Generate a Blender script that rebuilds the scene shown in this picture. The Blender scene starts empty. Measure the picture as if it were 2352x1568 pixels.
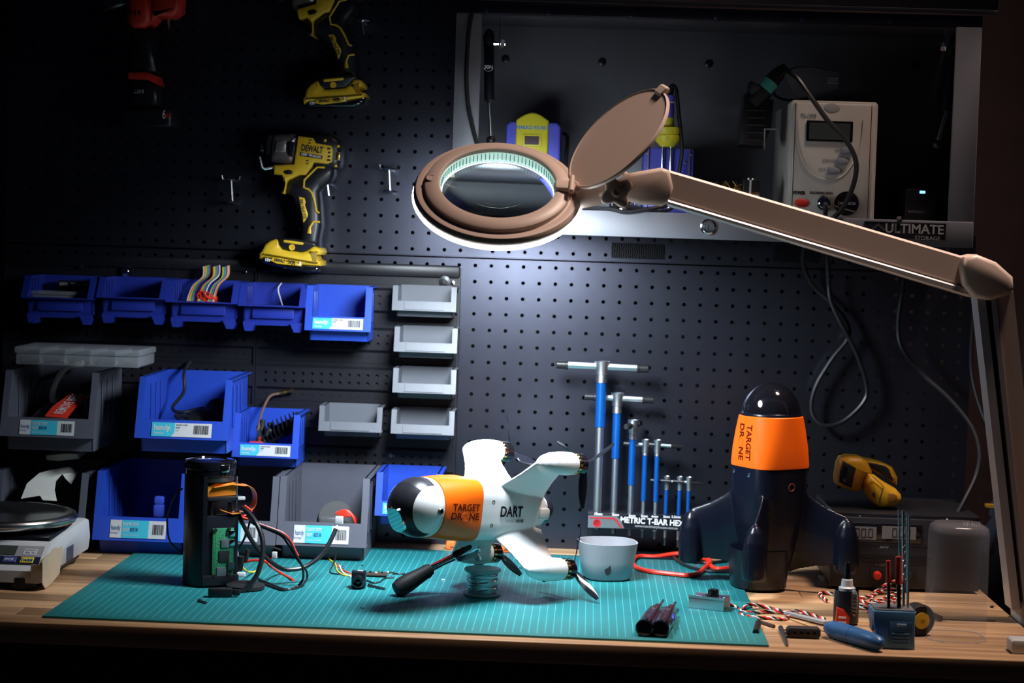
import bpy, bmesh, math, random
from math import sin, cos, pi, radians as rad
from mathutils import Vector as V, Matrix, Euler
random.seed(7)
sc = bpy.context.scene
COL = sc.collection
# ---------------------------------------------------------------- camera
IW, IH, FPX = 2352.0, 1568.0, 4370.94
CAM = V((-0.0459, -2.9978, 0.4901))
_cy, _sy = cos(.0319), sin(.0319); _cp, _sp = cos(-.0545), sin(-.0545); _cr, _sr = cos(-.0317), sin(-.0317)
ROT = Matrix(((_cy, -_sy, 0), (_sy, _cy, 0), (0, 0, 1))) @ Matrix(((1, 0, 0), (0, _cp, -_sp), (0, _sp, _cp))) @ Matrix(((_cr, 0, _sr), (0, 1, 0), (-_sr, 0, _cr)))
cd = bpy.data.cameras.new('camera'); cam = bpy.data.objects.new('camera', cd); COL.objects.link(cam)
cd.sensor_width = 36; cd.lens = FPX / IW * 36; cd.clip_start = .05
xa, ya, za = ROT @ V((1, 0, 0)), ROT @ V((0, 0, 1)), ROT @ V((0, -1, 0))
cam.matrix_world = Matrix(((xa.x, ya.x, za.x, CAM.x), (xa.y, ya.y, za.y, CAM.y), (xa.z, ya.z, za.z, CAM.z), (0, 0, 0, 1)))
cd.dof.use_dof = True; cd.dof.focus_distance = 2.62; cd.dof.aperture_fstop = 5.0
sc.camera = cam
# ---------------------------------------------------------------- world, room light, exposure
w = bpy.data.worlds.new('world'); sc.world = w; w.use_nodes = True
w.node_tree.nodes['Background'].inputs[0].default_value = (.25, .32, 1, 1)
w.node_tree.nodes['Background'].inputs[1].default_value = .006
ld = bpy.data.lights.new('room_lamp', 'AREA'); ld.shape = 'DISK'; ld.size = .35; ld.energy = 4.6; ld.color = (1, .77, .66); ld.spread = rad(46)
lo = bpy.data.objects.new('room_lamp', ld); COL.objects.link(lo); lo.location = (.85, -.52, 2.3)
lo.rotation_euler = (V((.30, -.52, .45)) - lo.location).to_track_quat('-Z', 'Y').to_euler()
LAMP_POWER, RING_GLOW = 6.9, 25.0
sc.view_settings.view_transform = 'Standard'; sc.view_settings.look = 'None'
sc.view_settings.exposure = 0.0; sc.view_settings.gamma = 1.0; sc.view_settings.use_curve_mapping = False

# ---------------------------------------------------------------- helpers
def ray(px, py): return ROT @ V(((px - IW / 2) / FPX, 1, -(py - IH / 2) / FPX))
def at(px, py, Y):
    d = ray(px, py); return CAM + d * ((Y - CAM.y) / d.y)
def on(px, py, Z=0.0):
    d = ray(px, py); return CAM + d * ((Z - CAM.z) / d.z)
def scl(Y): return (Y - CAM.y) / FPX            # metres per photo pixel at that depth
def lin(c):
    if isinstance(c, str):
        c = [int(c[i:i + 2], 16) / 255 for i in (1, 3, 5)]
        c = [x / 12.92 if x <= .04045 else ((x + .055) / 1.055) ** 2.4 for x in c]
    return (c[0], c[1], c[2], 1)
MC = {}
def mat(name, col, rough=.5, metal=0, var=.12, scale=60, bump=0, bscale=400, coat=0, trans=0, alpha=1, emit=0, ior=1.45, ecol=None, spec=.5, stretch=None):
    if name in MC: return MC[name]
    m = bpy.data.materials.new(name); m.use_nodes = True; nt = m.node_tree; b = nt.nodes['Principled BSDF']
    I = b.inputs; c = lin(col)
    I['Roughness'].default_value = rough; I['Metallic'].default_value = metal; I['IOR'].default_value = ior
    I['Coat Weight'].default_value = coat; I['Transmission Weight'].default_value = trans; I['Alpha'].default_value = alpha
    I['Specular IOR Level'].default_value = spec
    if emit:
        I['Emission Color'].default_value = lin(ecol or col); I['Emission Strength'].default_value = emit
    tc = nt.nodes.new('ShaderNodeTexCoord'); mp = nt.nodes.new('ShaderNodeMapping'); nt.links.new(tc.outputs['Object'], mp.inputs[0])
    if stretch: mp.inputs['Scale'].default_value = stretch
    nz = nt.nodes.new('ShaderNodeTexNoise'); nz.inputs['Scale'].default_value = scale; nz.inputs['Detail'].default_value = 4
    nt.links.new(mp.outputs[0], nz.inputs['Vector'])
    mx = nt.nodes.new('ShaderNodeMix'); mx.data_type = 'RGBA'
    mx.inputs[6].default_value = tuple(x * (1 - var) for x in c[:3]) + (1,)
    mx.inputs[7].default_value = tuple(min(1, x * (1 + var)) for x in c[:3]) + (1,)
    nt.links.new(nz.outputs[0], mx.inputs[0]); nt.links.new(mx.outputs[2], I['Base Color'])
    if bump:
        n2 = nt.nodes.new('ShaderNodeTexNoise'); n2.inputs['Scale'].default_value = bscale; n2.inputs['Detail'].default_value = 3
        nt.links.new(mp.outputs[0], n2.inputs['Vector'])
        bp = nt.nodes.new('ShaderNodeBump'); bp.inputs['Strength'].default_value = bump; bp.inputs['Distance'].default_value = .001
        nt.links.new(n2.outputs[0], bp.inputs['Height']); nt.links.new(bp.outputs[0], I['Normal'])
    MC[name] = m; return m
def inset(poly, d):
    n = len(poly); out = []
    A = sum(poly[i][0] * poly[(i + 1) % n][1] - poly[(i + 1) % n][0] * poly[i][1] for i in range(n))
    s = 1 if A > 0 else -1
    for i in range(n):
        p, q, r = V(poly[i - 1]), V(poly[i]), V(poly[(i + 1) % n])
        e1, e2 = (q - p), (r - q)
        if e1.length < 1e-9 or e2.length < 1e-9: out.append((q.x, q.y)); continue
        n1, n2 = V((-e1.y, e1.x)).normalized() * s, V((-e2.y, e2.x)).normalized() * s
        b = n1 + n2
        if b.length < .3: b = n1
        b = b.normalized(); k = d / max(.5, b.dot(n1))
        out.append((q.x + b.x * k, q.y + b.y * k))
    return out
def frame(t, up=V((0, 0, 1))):
    t = t.normalized(); a = t.cross(up)
    if a.length < 1e-3: a = t.cross(V((0, 1, 0)))
    a.normalize(); return a, a.cross(t) * -1
class B:
    def __init__(s): s.v = []; s.f = []; s.m = []
    def add(s, vs, fs, mi=0, mx=None):
        o = len(s.v)
        s.v += [(mx @ V(p)) if mx else V(p) for p in vs]
        s.f += [tuple(i + o for i in f) for f in fs]; s.m += [mi] * len(fs); return s
    def box(s, x0, x1, y0, y1, z0, z1, mi=0, mx=None):
        v = [(x, y, z) for x in (x0, x1) for y in (y0, y1) for z in (z0, z1)]
        return s.add(v, [(0, 1, 3, 2), (4, 6, 7, 5), (0, 4, 5, 1), (2, 3, 7, 6), (0, 2, 6, 4), (1, 5, 7, 3)], mi, mx)
    def rbox(s, x0, x1, y0, y1, z0, z1, b=.002, mi=0, mx=None):          # box with bevelled edges
        p = [(x0, z0), (x1, z0), (x1, z1), (x0, z1)]
        c = []
        for i, (x, z) in enumerate(p):
            sx, sz = (1 if x == x0 else -1), (1 if z == z0 else -1)
            q = [(x + sx * b, z), (x, z + sz * b)]
            c += q[::-1] if i in (0, 2) else q
        return s.prism(c, y0, y1, 'y', b, mi, mx)
    def prism(s, poly, a0, a1, ax='y', bev=0, mi=0, mx=None):
        n = len(poly)
        def P(q, a): return {'y': (q[0], a, q[1]), 'x': (a, q[0], q[1]), 'z': (q[0], q[1], a)}[ax]
        sg = 1 if a1 > a0 else -1
        if bev: L = [(inset(poly, bev), a0), (inset(poly, bev * .3), a0 + sg * bev * .3), (poly, a0 + sg * bev), (poly, a1 - sg * bev), (inset(poly, bev * .3), a1 - sg * bev * .3), (inset(poly, bev), a1)]
        else: L = [(poly, a0), (poly, a1)]
        vs = [P(q, a) for pl, a in L for q in pl]; fs = []
        for k in range(len(L) - 1):
            for i in range(n):
                j = (i + 1) % n; fs.append((k * n + i, k * n + j, (k + 1) * n + j, (k + 1) * n + i))
        fs.append(tuple(range(n - 1, -1, -1))); fs.append(tuple((len(L) - 1) * n + i for i in range(n)))
        return s.add(vs, fs, mi, mx)
    def loft(s, rings, mi=0, cap=True, closed=False, mx=None):
        n = len(rings[0]); vs = [p for r in rings for p in r]; fs = []; K = len(rings)
        for k in range(K if closed else K - 1):
            for i in range(n):
                j = (i + 1) % n; k2 = (k + 1) % K; fs.append((k * n + i, k * n + j, k2 * n + j, k2 * n + i))
        if cap and not closed: fs.append(tuple(range(n - 1, -1, -1))); fs.append(tuple((K - 1) * n + i for i in range(n)))
        return s.add(vs, fs, mi, mx)
    def lathe(s, prof, c=(0, 0, 0), ax=(0, 0, 1), n=24, mi=0, cap=True, closed=False, mx=None):
        c = V(c); t = V(ax).normalized(); a, b = frame(t)
        rings = [[c + t * h + (a * cos(2 * pi * i / n) + b * sin(2 * pi * i / n)) * max(r, 1e-5) for i in range(n)] for r, h in prof]
        return s.loft(rings, mi, cap, closed, mx)
    def cyl(s, p, q, r, n=12, mi=0, r2=None):
        p, q = V(p), V(q); return s.lathe([(r, 0), (r if r2 is None else r2, (q - p).length)], p, q - p, n, mi)
    def tube(s, pts, r, n=8, mi=0, closed=False):
        pts = [V(p) for p in pts]; K = len(pts); rings = []; a = None
        for k in range(K):
            t = (pts[(k + 1) % K] - pts[k - 1]) if closed else (pts[min(k + 1, K - 1)] - pts[max(k - 1, 0)])
            t.normalize()
            if a is None: a, b = frame(t)
            else:
                a = a - t * a.dot(t)
                a.normalize(); b = t.cross(a)
            rr = r[k] if isinstance(r, (list, tuple)) else r
            rings.append([pts[k] + (a * cos(2 * pi * i / n) + b * sin(2 * pi * i / n)) * rr for i in range(n)])
        return s.loft(rings, mi, True, closed)
    def ball(s, c, r, n=16, m=10, scale=(1, 1, 1), mi=0, mx=None):
        c = V(c); rings = []
        for k in range(m + 1):
            th = pi * k / m; q = max(sin(th), 1e-4)
            rings.append([c + V((r * scale[0] * q * cos(2 * pi * i / n), r * scale[1] * q * sin(2 * pi * i / n), -r * scale[2] * cos(th))) for i in range(n)])
        return s.loft(rings, mi, True, mx=mx)
    def obj(s, name, mats, parent=None, sharp=35, world=True):
        me = bpy.data.meshes.new(name)
        o = bpy.data.objects.new(name, me); COL.objects.link(o)
        off = V((0, 0, 0))
        if parent is not None:
            o.parent = parent
            if world: off = WL[parent.name]
        elif world and s.v:
            lo_ = V((min(p[i] for p in s.v) for i in range(3))); hi_ = V((max(p[i] for p in s.v) for i in range(3)))
            off = V(((lo_.x + hi_.x) / 2, (lo_.y + hi_.y) / 2, lo_.z)); o.location = off
        WL[o.name] = off if parent is None else WL[parent.name]
        me.from_pydata([tuple(p - off) for p in s.v], [], s.f)
        bm = bmesh.new(); bm.from_mesh(me); bmesh.ops.recalc_face_normals(bm, faces=bm.faces[:]); bm.to_mesh(me); bm.free()
        mats = mats if isinstance(mats, (list, tuple)) else [mats]
        for m_ in mats: me.materials.append(m_)
        if len(mats) > 1: me.polygons.foreach_set('material_index', s.m)
        me.polygons.foreach_set('use_smooth', [True] * len(me.polygons)); me.set_sharp_from_angle(angle=rad(sharp))
        me.update(); return o
WL = {}
def tag(o, label, cat, group=None, kind=None):
    o['label'] = label; o['category'] = cat
    if group: o['group'] = group
    if kind: o['kind'] = kind
    return o
def struct(o): o['kind'] = 'structure'; return o
def thing(name, label, cat, loc, rot=None, group=None):
    o = bpy.data.objects.new(name, None); COL.objects.link(o); o.location = loc; o.empty_display_size = .02
    if rot: o.rotation_euler = rot
    WL[o.name] = V(loc) if not rot else V((0, 0, 0))
    return tag(o, label, cat, group)
def copytree(o, parent=None):
    c = o.copy(); COL.objects.link(c); c.parent = parent; WL[c.name] = WL[o.name]
    for ch in [x for x in COL.objects if x.parent == o]: copytree(ch, c)
    return c
def spl(pts, n=8, closed=False):                                   # Catmull-Rom through points
    P = [V(p) for p in pts]; K = len(P); out = []
    for k in range(K if closed else K - 1):
        g = (lambda i: P[i % K]) if closed else (lambda i: P[max(0, min(K - 1, i))])
        p0, p1, p2, p3 = g(k - 1), g(k), g(k + 1), g(k + 2)
        for i in range(n):
            t = i / n; out.append(.5 * ((2 * p1) + (p2 - p0) * t + (2 * p0 - 5 * p1 + 4 * p2 - p3) * t * t + (3 * p1 - p0 - 3 * p2 + p3) * t ** 3))
    if not closed: out.append(P[-1])
    return out
def pl(pts, Y, org=(0, 0), k=1.0):                                 # outline in photo pixels -> (x, z) at depth Y
    r = []
    for u, v in pts:
        p = at(org[0] + u / k, org[1] + v / k, Y); r.append((p.x, p.z))
    return r
FR = Matrix.Rotation(pi / 2, 4, 'X')                               # text facing the front (-Y)
def text(s, size, loc, m, parent, rot=FR, sx=1.0, ext=.00015, bold=0, align='CENTER', name='lettering', wrap=None, world=True, shear=0, fit=None):
    cu = bpy.data.curves.new('t', 'FONT'); cu.body = s; cu.size = size; cu.align_x = align; cu.align_y = 'CENTER'
    cu.extrude = ext; cu.offset = bold; cu.resolution_u = 3; cu.shear = shear
    t = bpy.data.objects.new('t', cu); COL.objects.link(t)
    dg = bpy.context.evaluated_depsgraph_get(); me = bpy.data.meshes.new_from_object(t.evaluated_get(dg))
    bpy.data.objects.remove(t); bpy.data.curves.remove(cu)
    me.materials.clear(); me.materials.append(m); me.name = name
    o = bpy.data.objects.new(name, me); COL.objects.link(o)
    off = WL[parent.name] if (world and parent) else V((0, 0, 0))
    mx = Matrix.Translation(V(loc)) @ rot.to_4x4() @ Matrix.Diagonal((sx, 1, 1, 1))
    if fit:
        xs = [v.co.x for v in me.vertices]; sx = fit / (max(xs) - min(xs)); mx = Matrix.Translation(V(loc)) @ rot.to_4x4() @ Matrix.Diagonal((sx, 1, 1, 1))
    for v in me.vertices:
        q = V((v.co.x * sx, v.co.y, v.co.z))
        v.co = (wrap(q) if wrap else mx @ v.co) - off
    o.parent = parent; WL[o.name] = off; return o

# ---------------------------------------------------------------- materials
black_metal = mat('black_powder_coat', (.066, .069, .094), .30, .88, .12, 30, .06, 900)
grey_metal = mat('grey_powder_coat', (.13, .134, .155), .45, .0, .1, 20, .05, 900, spec=.5)
black_plastic = mat('black_plastic', (.009, .009, .013), .38, 0, .2, 60, .04, 600)
gloss_black = mat('gloss_black', (.006, .006, .009), .08, 0, .1, 40, coat=.6)
satin_black = mat('satin_black', (.006, .007, .012), .34, 0, .15, 40)
rubber = mat('black_rubber', (.013, .013, .015), .6, 0, .2, 80, .1, 300)
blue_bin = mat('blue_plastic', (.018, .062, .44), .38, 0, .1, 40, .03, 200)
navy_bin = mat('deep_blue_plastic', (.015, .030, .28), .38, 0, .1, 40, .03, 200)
grey_bin = mat('dark_grey_plastic', (.085, .088, .115), .42, 0, .1, 40, .03, 200)
lgrey_bin = mat('light_grey_plastic', (.110, .118, .14), .42, 0, .08, 40, .03, 200)
white_pl = mat('white_plastic', (.50, .51, .52), .38, 0, .03, 30)
drone_white = mat('drone_white', (.84, .85, .86), .36, 0, .02, 30)
drone_orange = mat('drone_orange', (1.0, .14, .005), .34, 0, .03, 30)
drone_black = mat('drone_black', (.004, .005, .012), .28, 0, .1, 40, spec=.35)
yellow_tool = mat('tool_yellow', (.66, .42, .02), .4, 0, .06, 60)
red_tool = mat('tool_red', (.55, .03, .015), .45, 0, .1, 60)
steel = mat('steel', (.62, .63, .66), .28, 1, .08, 80)
chrome = mat('chrome', (.8, .82, .85), .12, 1, .04, 80)
dsteel = mat('dark_steel', (.20, .20, .21), .35, 1, .15, 80)
brass = mat('brass', (.85, .58, .16), .25, 1, .1, 80)
alu = mat('satin_aluminium', (.70, .72, .75), .38, 1, .06, 50, .1, 500)
blue_ano = mat('blue_anodised', (.02, .22, .85), .3, .75, .06, 60)
lamp_tan = mat('lamp_enamel', (.64, .50, .42), .42, 0, .04, 20)
lamp_grey = mat('lamp_aluminium_rail', (.62, .60, .60), .4, .5, .05, 20)
beige = mat('beige_enamel', (.52, .495, .45), .5, 0, .06, 30, .05, 500)
cable_black = mat('cable_black', (.012, .012, .015), .38, 0, .15, 60)
cable_red = mat('cable_red', (.75, .035, .015), .4, 0, .1, 60)
cable_white = mat('cable_white', (.72, .71, .69), .45, 0, .08, 60)
cable_yellow = mat('cable_yellow', (.75, .55, .03), .45, 0, .08, 60)
cable_blue = mat('cable_blue', (.12, .22, .6), .45, 0, .08, 60)
pcb_green = mat('circuit_board', (.02, .22, .10), .4, 0, .25, 300)
chip = mat('chip_black', (.018, .018, .02), .35, 0, .2, 90)
shield_grey = mat('chip_shield', (.30, .31, .33), .35, .8, .1, 80)
paper_white = mat('label_white', (.50, .51, .53), .55, 0, .03, 60)
teal = mat('label_teal', (.04, .42, .55), .5, 0, .05, 60)
ink = mat('ink_black', (.012, .012, .015), .5)
ink_blue = mat('ink_blue', (.05, .20, .42), .5)
ink_white = mat('ink_white', (.8, .8, .82), .5)
ink_grey = mat('ink_grey', (.36, .36, .38), .5)
ink_red = mat('ink_dark_red', (.22, .012, .004), .45)
clear = mat('clear_plastic', (.55, .56, .62), .10, 0, .02, 20, alpha=.15, spec=.7)
frost = mat('frosted_plastic', (.40, .42, .46), .3, 0, .05, 40, alpha=.42)
orange_tape = mat('amber_film', (.80, .24, .02), .28, 0, .1, 60)
# ================================================================ setting
wallm = mat('brown_wall', (.075, .045, .046), .75, 0, .35, 14, .3, 40)
m = B(); m.box(-2.6, 2.6, .075, .2, -.9, 2.4); struct(m.obj('wall_back', wallm))
floorm = mat('concrete_floor', (.10, .095, .09), .8, 0, .3, 8, .3, 60)
m = B(); m.box(-2.6, 2.6, -4.2, .2, -1.0, -.9); struct(m.obj('floor', floorm))

# wood: laminated pine strips
def wood(name, tint):
    m = bpy.data.materials.new(name); m.use_nodes = True; nt = m.node_tree; b = nt.nodes['Principled BSDF']
    L = nt.links.new; N = nt.nodes.new
    tc = N('ShaderNodeTexCoord'); mp = N('ShaderNodeMapping'); mp.inputs['Scale'].default_value = (1.2, 22, 22); L(tc.outputs['Object'], mp.inputs[0])
    oi = N('ShaderNodeObjectInfo'); ad = N('ShaderNodeVectorMath'); ad.operation = 'ADD'; L(mp.outputs[0], ad.inputs[0])
    cm = N('ShaderNodeCombineXYZ'); mu = N('ShaderNodeMath'); mu.operation = 'MULTIPLY'; mu.inputs[1].default_value = 40; L(oi.outputs['Random'], mu.inputs[0]); L(mu.outputs[0], cm.inputs[0]); L(cm.outputs[0], ad.inputs[1])
    nz = N('ShaderNodeTexNoise'); nz.inputs['Scale'].default_value = 3.2; nz.inputs['Detail'].default_value = 6; nz.inputs['Distortion'].default_value = .6; L(ad.outputs[0], nz.inputs['Vector'])
    cr = N('ShaderNodeValToRGB'); cr.color_ramp.elements[0].position = .34; cr.color_ramp.elements[1].position = .66
    cr.color_ramp.elements[0].color = (.34 * tint, .19 * tint, .095 * tint, 1); cr.color_ramp.elements[1].color = (.60 * tint, .38 * tint, .20 * tint, 1); L(nz.outputs[0], cr.inputs[0])
    L(cr.outputs[0], b.inputs['Base Color']); b.inputs['Roughness'].default_value = .5; return m
woods = [wood('pine_strip_light', 1.0), wood('pine_strip_mid', .88), wood('pine_strip_dark', .78)]
bench = thing('workbench', 'pine workbench top of glued strips with a thick front edge', 'workbench', (-.35, -.34, -.9))
y = -.705; k = 0
while y < .03:
    wd = .046
    x = -1.15; ends = []
    while x < .56:
        x2 = min(.56, x + random.uniform(.32, .62)) if y > -.67 else .56
        if .56 - x2 < .12: x2 = .56
        q = B(); q.rbox(x + .0003, x2 - .0003, y + .0003, min(y + wd, .04) - .0003, -.026, 0, .0011)
        q.obj('plank', woods[(k * 7 + int(x * 10)) % 3], bench, 50); x = x2; k += 1
    y += wd
frm = B(); frm.box(-1.14, .545, -.64, -.60, -.085, -.026); frm.box(-1.14, .545, -.02, .02, -.085, -.026); frm.obj('apron', black_metal, bench)
for x in (-1.12, .50):
    for yy in (-.64, -.03):
        q = B(); q.box(x, x + .045, yy, yy + .045, -.9, -.085); q.obj('leg', black_metal, bench)
q = B(); q.rbox(.02, .50, -.62, -.05, -.30, -.086, .003); dr = q.obj('drawer', black_metal, bench)
q = B(); q.rbox(.2, .32, -.637, -.62, -.15, -.14, .002); q.obj('handle', dsteel, dr)

# ---------------------------------------------------------------- pegboards (real holes)
def holed(m, X0, X1, Z0, Z1, cols, rows, pitch, r, Y, depth, n=8):
    h = pitch / 2
    xs, zs = sorted(cols), sorted(rows)
    for X in xs:
        for Z in zs:
            o = []
            for i in range(8):
                a = pi / 4 * i; o.append((cos(a), sin(a)))
            sq = [(1, 0), (1, 1), (0, 1), (-1, 1), (-1, 0), (-1, -1), (0, -1), (1, -1)]
            vs = [(X + c * r, Y, Z + s_ * r) for c, s_ in o] + [(X + a * h, Y, Z + b * h) for a, b in sq] + [(X + c * r, Y + depth, Z + s_ * r) for c, s_ in o]
            fs = [(i, 8 + i, 8 + (i + 1) % 8, (i + 1) % 8) for i in range(8)] + [(i, (i + 1) % 8, 16 + (i + 1) % 8, 16 + i) for i in range(8)]
            m.add(vs, fs)
    a0, a1, b0, b1 = xs[0] - h, xs[-1] + h, zs[0] - h, zs[-1] + h
    def quad(x0, x1, z0, z1):
        if x1 - x0 > 1e-5 and z1 - z0 > 1e-5: m.add([(x0, Y, z0), (x1, Y, z0), (x1, Y, z1), (x0, Y, z1)], [(0, 1, 2, 3)])
    quad(X0, X1, Z0, b0); quad(X0, X1, b1, Z1); quad(X0, a0, b0, b1); quad(a1, X1, b0, b1)
PW = .0254
lb = thing('pegboard', 'lower black steel pegboard behind the bench, with rows of round holes', 'pegboard', (-.19, 0, .002), None, 'black steel pegboards')
m = B(); holed(m, -.95, .578, .002, .4535, [PW * i for i in range(-36, 23)], [.4444 - PW * r for r in range(0, 18)], PW, .0031, 0, .0016)
m.obj('perforated_sheet', black_metal, lb)
m = B(); m.box(-.95, .578, 0.0002, .022, .4535, .455); m.box(.576, .578, .0002, .022, .002, .4535); m.box(-.95, .578, .0002, .022, 0, .002); m.obj('edge_flange', black_metal, lb)
ub = thing('pegboard', 'upper black steel pegboard where the yellow tools hang', 'pegboard', (-.19, 0, .458), None, 'black steel pegboards')
m = B(); holed(m, -.95, -.205, .4585, .97, [-.3036 + PW * i for i in range(-24, 4)], [.6453 - PW * r for r in range(-11, 8)], PW, .0031, 0, .0016)
holed(m, -.205, .578, .4585, .515, [-.3036 + PW * i for i in range(5, 34)], [.6453 - PW * r for r in range(6, 8)], PW, .0031, 0, .0016)
m.obj('perforated_sheet', black_metal, ub)
m = B(); m.box(-.95, .578, -.003, .012, .4585, .4605); m.box(-.952, -.95, .0002, .022, .0, .97); m.obj('edge_flange', black_metal, ub)
for (x0, x1, y0, y1) in ((1405, 1526, 557, 596), (1776, 1884, 565, 602)):
    a, b_ = at(x0, y0, 0), at(x1, y1, 0)
    q = B(); q.box(a.x, b_.x, -.0012, -.0004, b_.z, a.z); v = q.obj('vent_plate', satin_black, ub)
    q = B(); n = 24
    for i in range(n):
        xx = a.x + (b_.x - a.x) * (i + .5) / n; pts = [(xx + .0008 * sin(t * 1.7), -.0022, b_.z + (a.z - b_.z) * t / 10) for t in range(11)]
        q.tube(pts, .0009, 4)
    q.obj('vent_slats', black_plastic, v)['kind'] = 'stuff'

# ---------------------------------------------------------------- louvred panels for the bins
zr = at(880, 640, -.01).z
def panel(X0, X1, label):
    t = thing('bin_panel', label, 'panel', ((X0 + X1) / 2, 0, .10), None, 'black louvred panels behind the bins')
    m = B(); z0, z1 = .098, .440; P = .0147; yb = -.010
    cols = [X0 + .016 + P * i for i in range(int((X1 - X0 - .03) / P) + 1)]
    c = zr; edges = []
    m.box(X0, X1, yb + .001, 0, z0, z1)
    k = 0; prev = z1
    while c > z0 + .02:
        hi = c + .0085; lo = max(c - .0085, z0)
        rows = [c]
        def strip(Y, za, zb, rows):
            n_ = len(rows)
            holed(m, X0, X1, za, zb, cols, rows, P * .86, .0027, Y, .006)
            for i in range(len(cols) - 1):                      # bridge the gaps between hole cells
                a, b2 = cols[i] + P * .43, cols[i + 1] - P * .43
                zz0, zz1 = min(rows) - P * .43, max(rows) + P * .43
                m.add([(a, Y, zz0), (b2, Y, zz0), (b2, Y, zz1), (a, Y, zz1)], [(0, 1, 2, 3)])
        strip(yb, c - .0085, c + .0085, [c])
        r2 = [c - .028, c - .0405]
        if r2[1] - .012 > z0:
            za, zb = c - .050, c - .0185
            strip(yb - .004, za, zb, r2)
            for za2, zb2 in ((zb, zb + .004), (za, za - .004)):
                m.add([(X0, yb - .004, za2), (X1, yb - .004, za2), (X1, yb, zb2), (X0, yb, zb2)], [(0, 1, 2, 3)])
        c -= .0628
    m.obj('rail_sheet', black_plastic, t, 30)
    q = B(); q.rbox(X0 + .001, X1 - .001, -.017, -.001, .4235, .443, .003); q.obj('top_rail', black_plastic, t)
    for xa_, xb_ in ((X1 - .0035, X1), (X0, X0 + .0025)):
        q = B(); q.box(xa_, xb_, -.0145, 0, z0, .4235); q.obj('side_rail', black_plastic, t)
    return t
p_r = panel(-.5445, -.225, 'right black louvred bin panel, beside the small grey bins')
p_l = panel(-.948, -.5455, 'left black louvred bin panel, behind the top row of blue bins')
for px, py, r, pr in ((1021, 646, .0085, p_r), (290, 623, .0085, p_l), (897, 1046, .0085, p_r), (565, 624, .0028, p_l), (187, 613, .0028, p_l), (1040, 650, .003, p_r)):
    c = at(px, py, -.018)
    q = B(); q.lathe([(r, 0), (r, .0012), (r * .5, .0014), (r * .5, .004), (r * .42, .0055), (.0005, .0055)], (c.x, -.0165 if py < 660 else -.0112, c.z), (0, -1, 0), 20); q.obj('bolt', chrome if py < 1000 else dsteel, pr)

# ---------------------------------------------------------------- wall cabinet
YF, YB = -.26, -.004
cl, cb = at(1037, 400, YF).x, at(1500, 546, YF).z
ct = at(1500, 22, YF).z; crx = at(2246, 300, YF).x
cab = thing('wall_cabinet', 'dark grey steel wall cabinet with its flap door swung up', 'cabinet', ((cl + crx) / 2, YB, cb))
fl = .037; lipt = at(1500, 487, YF).z
def part(name, m_, parent, *boxes, bev=.0012):
    q = B()
    for b_ in boxes: q.rbox(*b_, bev)
    return q.obj(name, m_, parent)
part('back_panel', grey_metal, cab, (cl + .001, crx - .001, YB - .006, YB - .004, cb + .002, ct))
part('side_panel', grey_metal, cab, (cl, cl + .0015, YF + .002, YB - .006, cb, ct), bev=.0005)
part('side_panel', grey_metal, cab, (crx - .0015, crx, YF + .002, YB - .006, cb, ct), bev=.0005)
part('front_stile', grey_metal, cab, (cl, cl + fl, YF, YF + .003, lipt, ct - .012))
part('front_stile', grey_metal, cab, (crx - fl, crx, YF, YF + .003, lipt, ct - .012))
rail = part('bottom_rail', grey_metal, cab, (cl, crx, YF - .002, YF + .003, cb, lipt))
part('floor_panel', grey_metal, cab, (cl + .002, crx - .002, YF + .003, YB - .006, lipt - .006, lipt - .004), bev=.0005)
part('roof_panel', grey_metal, cab, (cl + .002, crx - .002, YF + .02, YB - .006, ct - .002, ct), bev=.0005)
top = part('top_rail', black_metal, cab, (cl, crx, YF, YF + .02, ct - .012, ct + .004))
for i in range(6):
    px = (1117, 1258, 1450, 1645, 1843, 2045)[i]; c = at(px, (30, 36, 40, 43, 45, 47)[i], YF - .001)
    q = B(); q.lathe([(.0035, 0), (.003, .0015), (.001, .002)], (c.x, YF, ct - .008), (0, -1, 0), 12); q.obj('screw', chrome, top)
q = B(); q.rbox(cl + .004, crx + .02, -.34, 0, 0, .018, .002, 0, Matrix.Translation((0, YF - .002, ct + .008)) @ Matrix.Rotation(rad(-78), 4, 'X')); door = q.obj('flap_door', black_metal, cab)
part('door_edge', dsteel, door, (cl + .004, crx + .02, YF - .0035, YF - .002, ct + .006, ct + .012), bev=.0003)
for px, py in ((1161, 135), (1383, 142), (1628, 146), (2105, 152)):
    c = at(px, py, YB - .01); q = B(); q.lathe([(.0065, 0), (.006, .003), (.003, .004), (.0025, .0025), (.0005, .0025)], (c.x, YB - .006, c.z), (0, -1, 0), 16); q.obj('screw', satin_black, cab)
c = at(1627, 521, YF - .004); q = B()
q.lathe([(.0115, 0), (.0115, .003), (.0095, .004), (.0085, .003), (.007, .003), (.0065, .0055), (.0005, .0055)], (c.x, YF - .002, c.z), (0, -1, 0), 28); lk = q.obj('lock', chrome, rail)
q = B(); q.box(c.x - .0008, c.x + .0008, YF - .0082, YF - .0072, c.z - .003, c.z + .003); q.obj('keyhole', ink, lk)
a, b_ = at(1985, 507, YF - .003), at(2172, 553, YF - .003)
q = B(); q.rbox(a.x, b_.x, YF - .0042, YF - .002, b_.z, a.z, .001); plt = q.obj('name_plate', satin_black, rail)
q = B(); cx, cz = (a.x + b_.x) / 2, (a.z + b_.z) / 2
for z in (a.z - .0008, b_.z + .0008): q.box(a.x + .001, b_.x - .001, YF - .0047, YF - .0042, z - .0004, z + .0004)
for x in (a.x + .0008, b_.x - .0008): q.box(x - .0004, x + .0004, YF - .0047, YF - .0042, b_.z + .001, a.z - .001)
lx = a.x + .020
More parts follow.
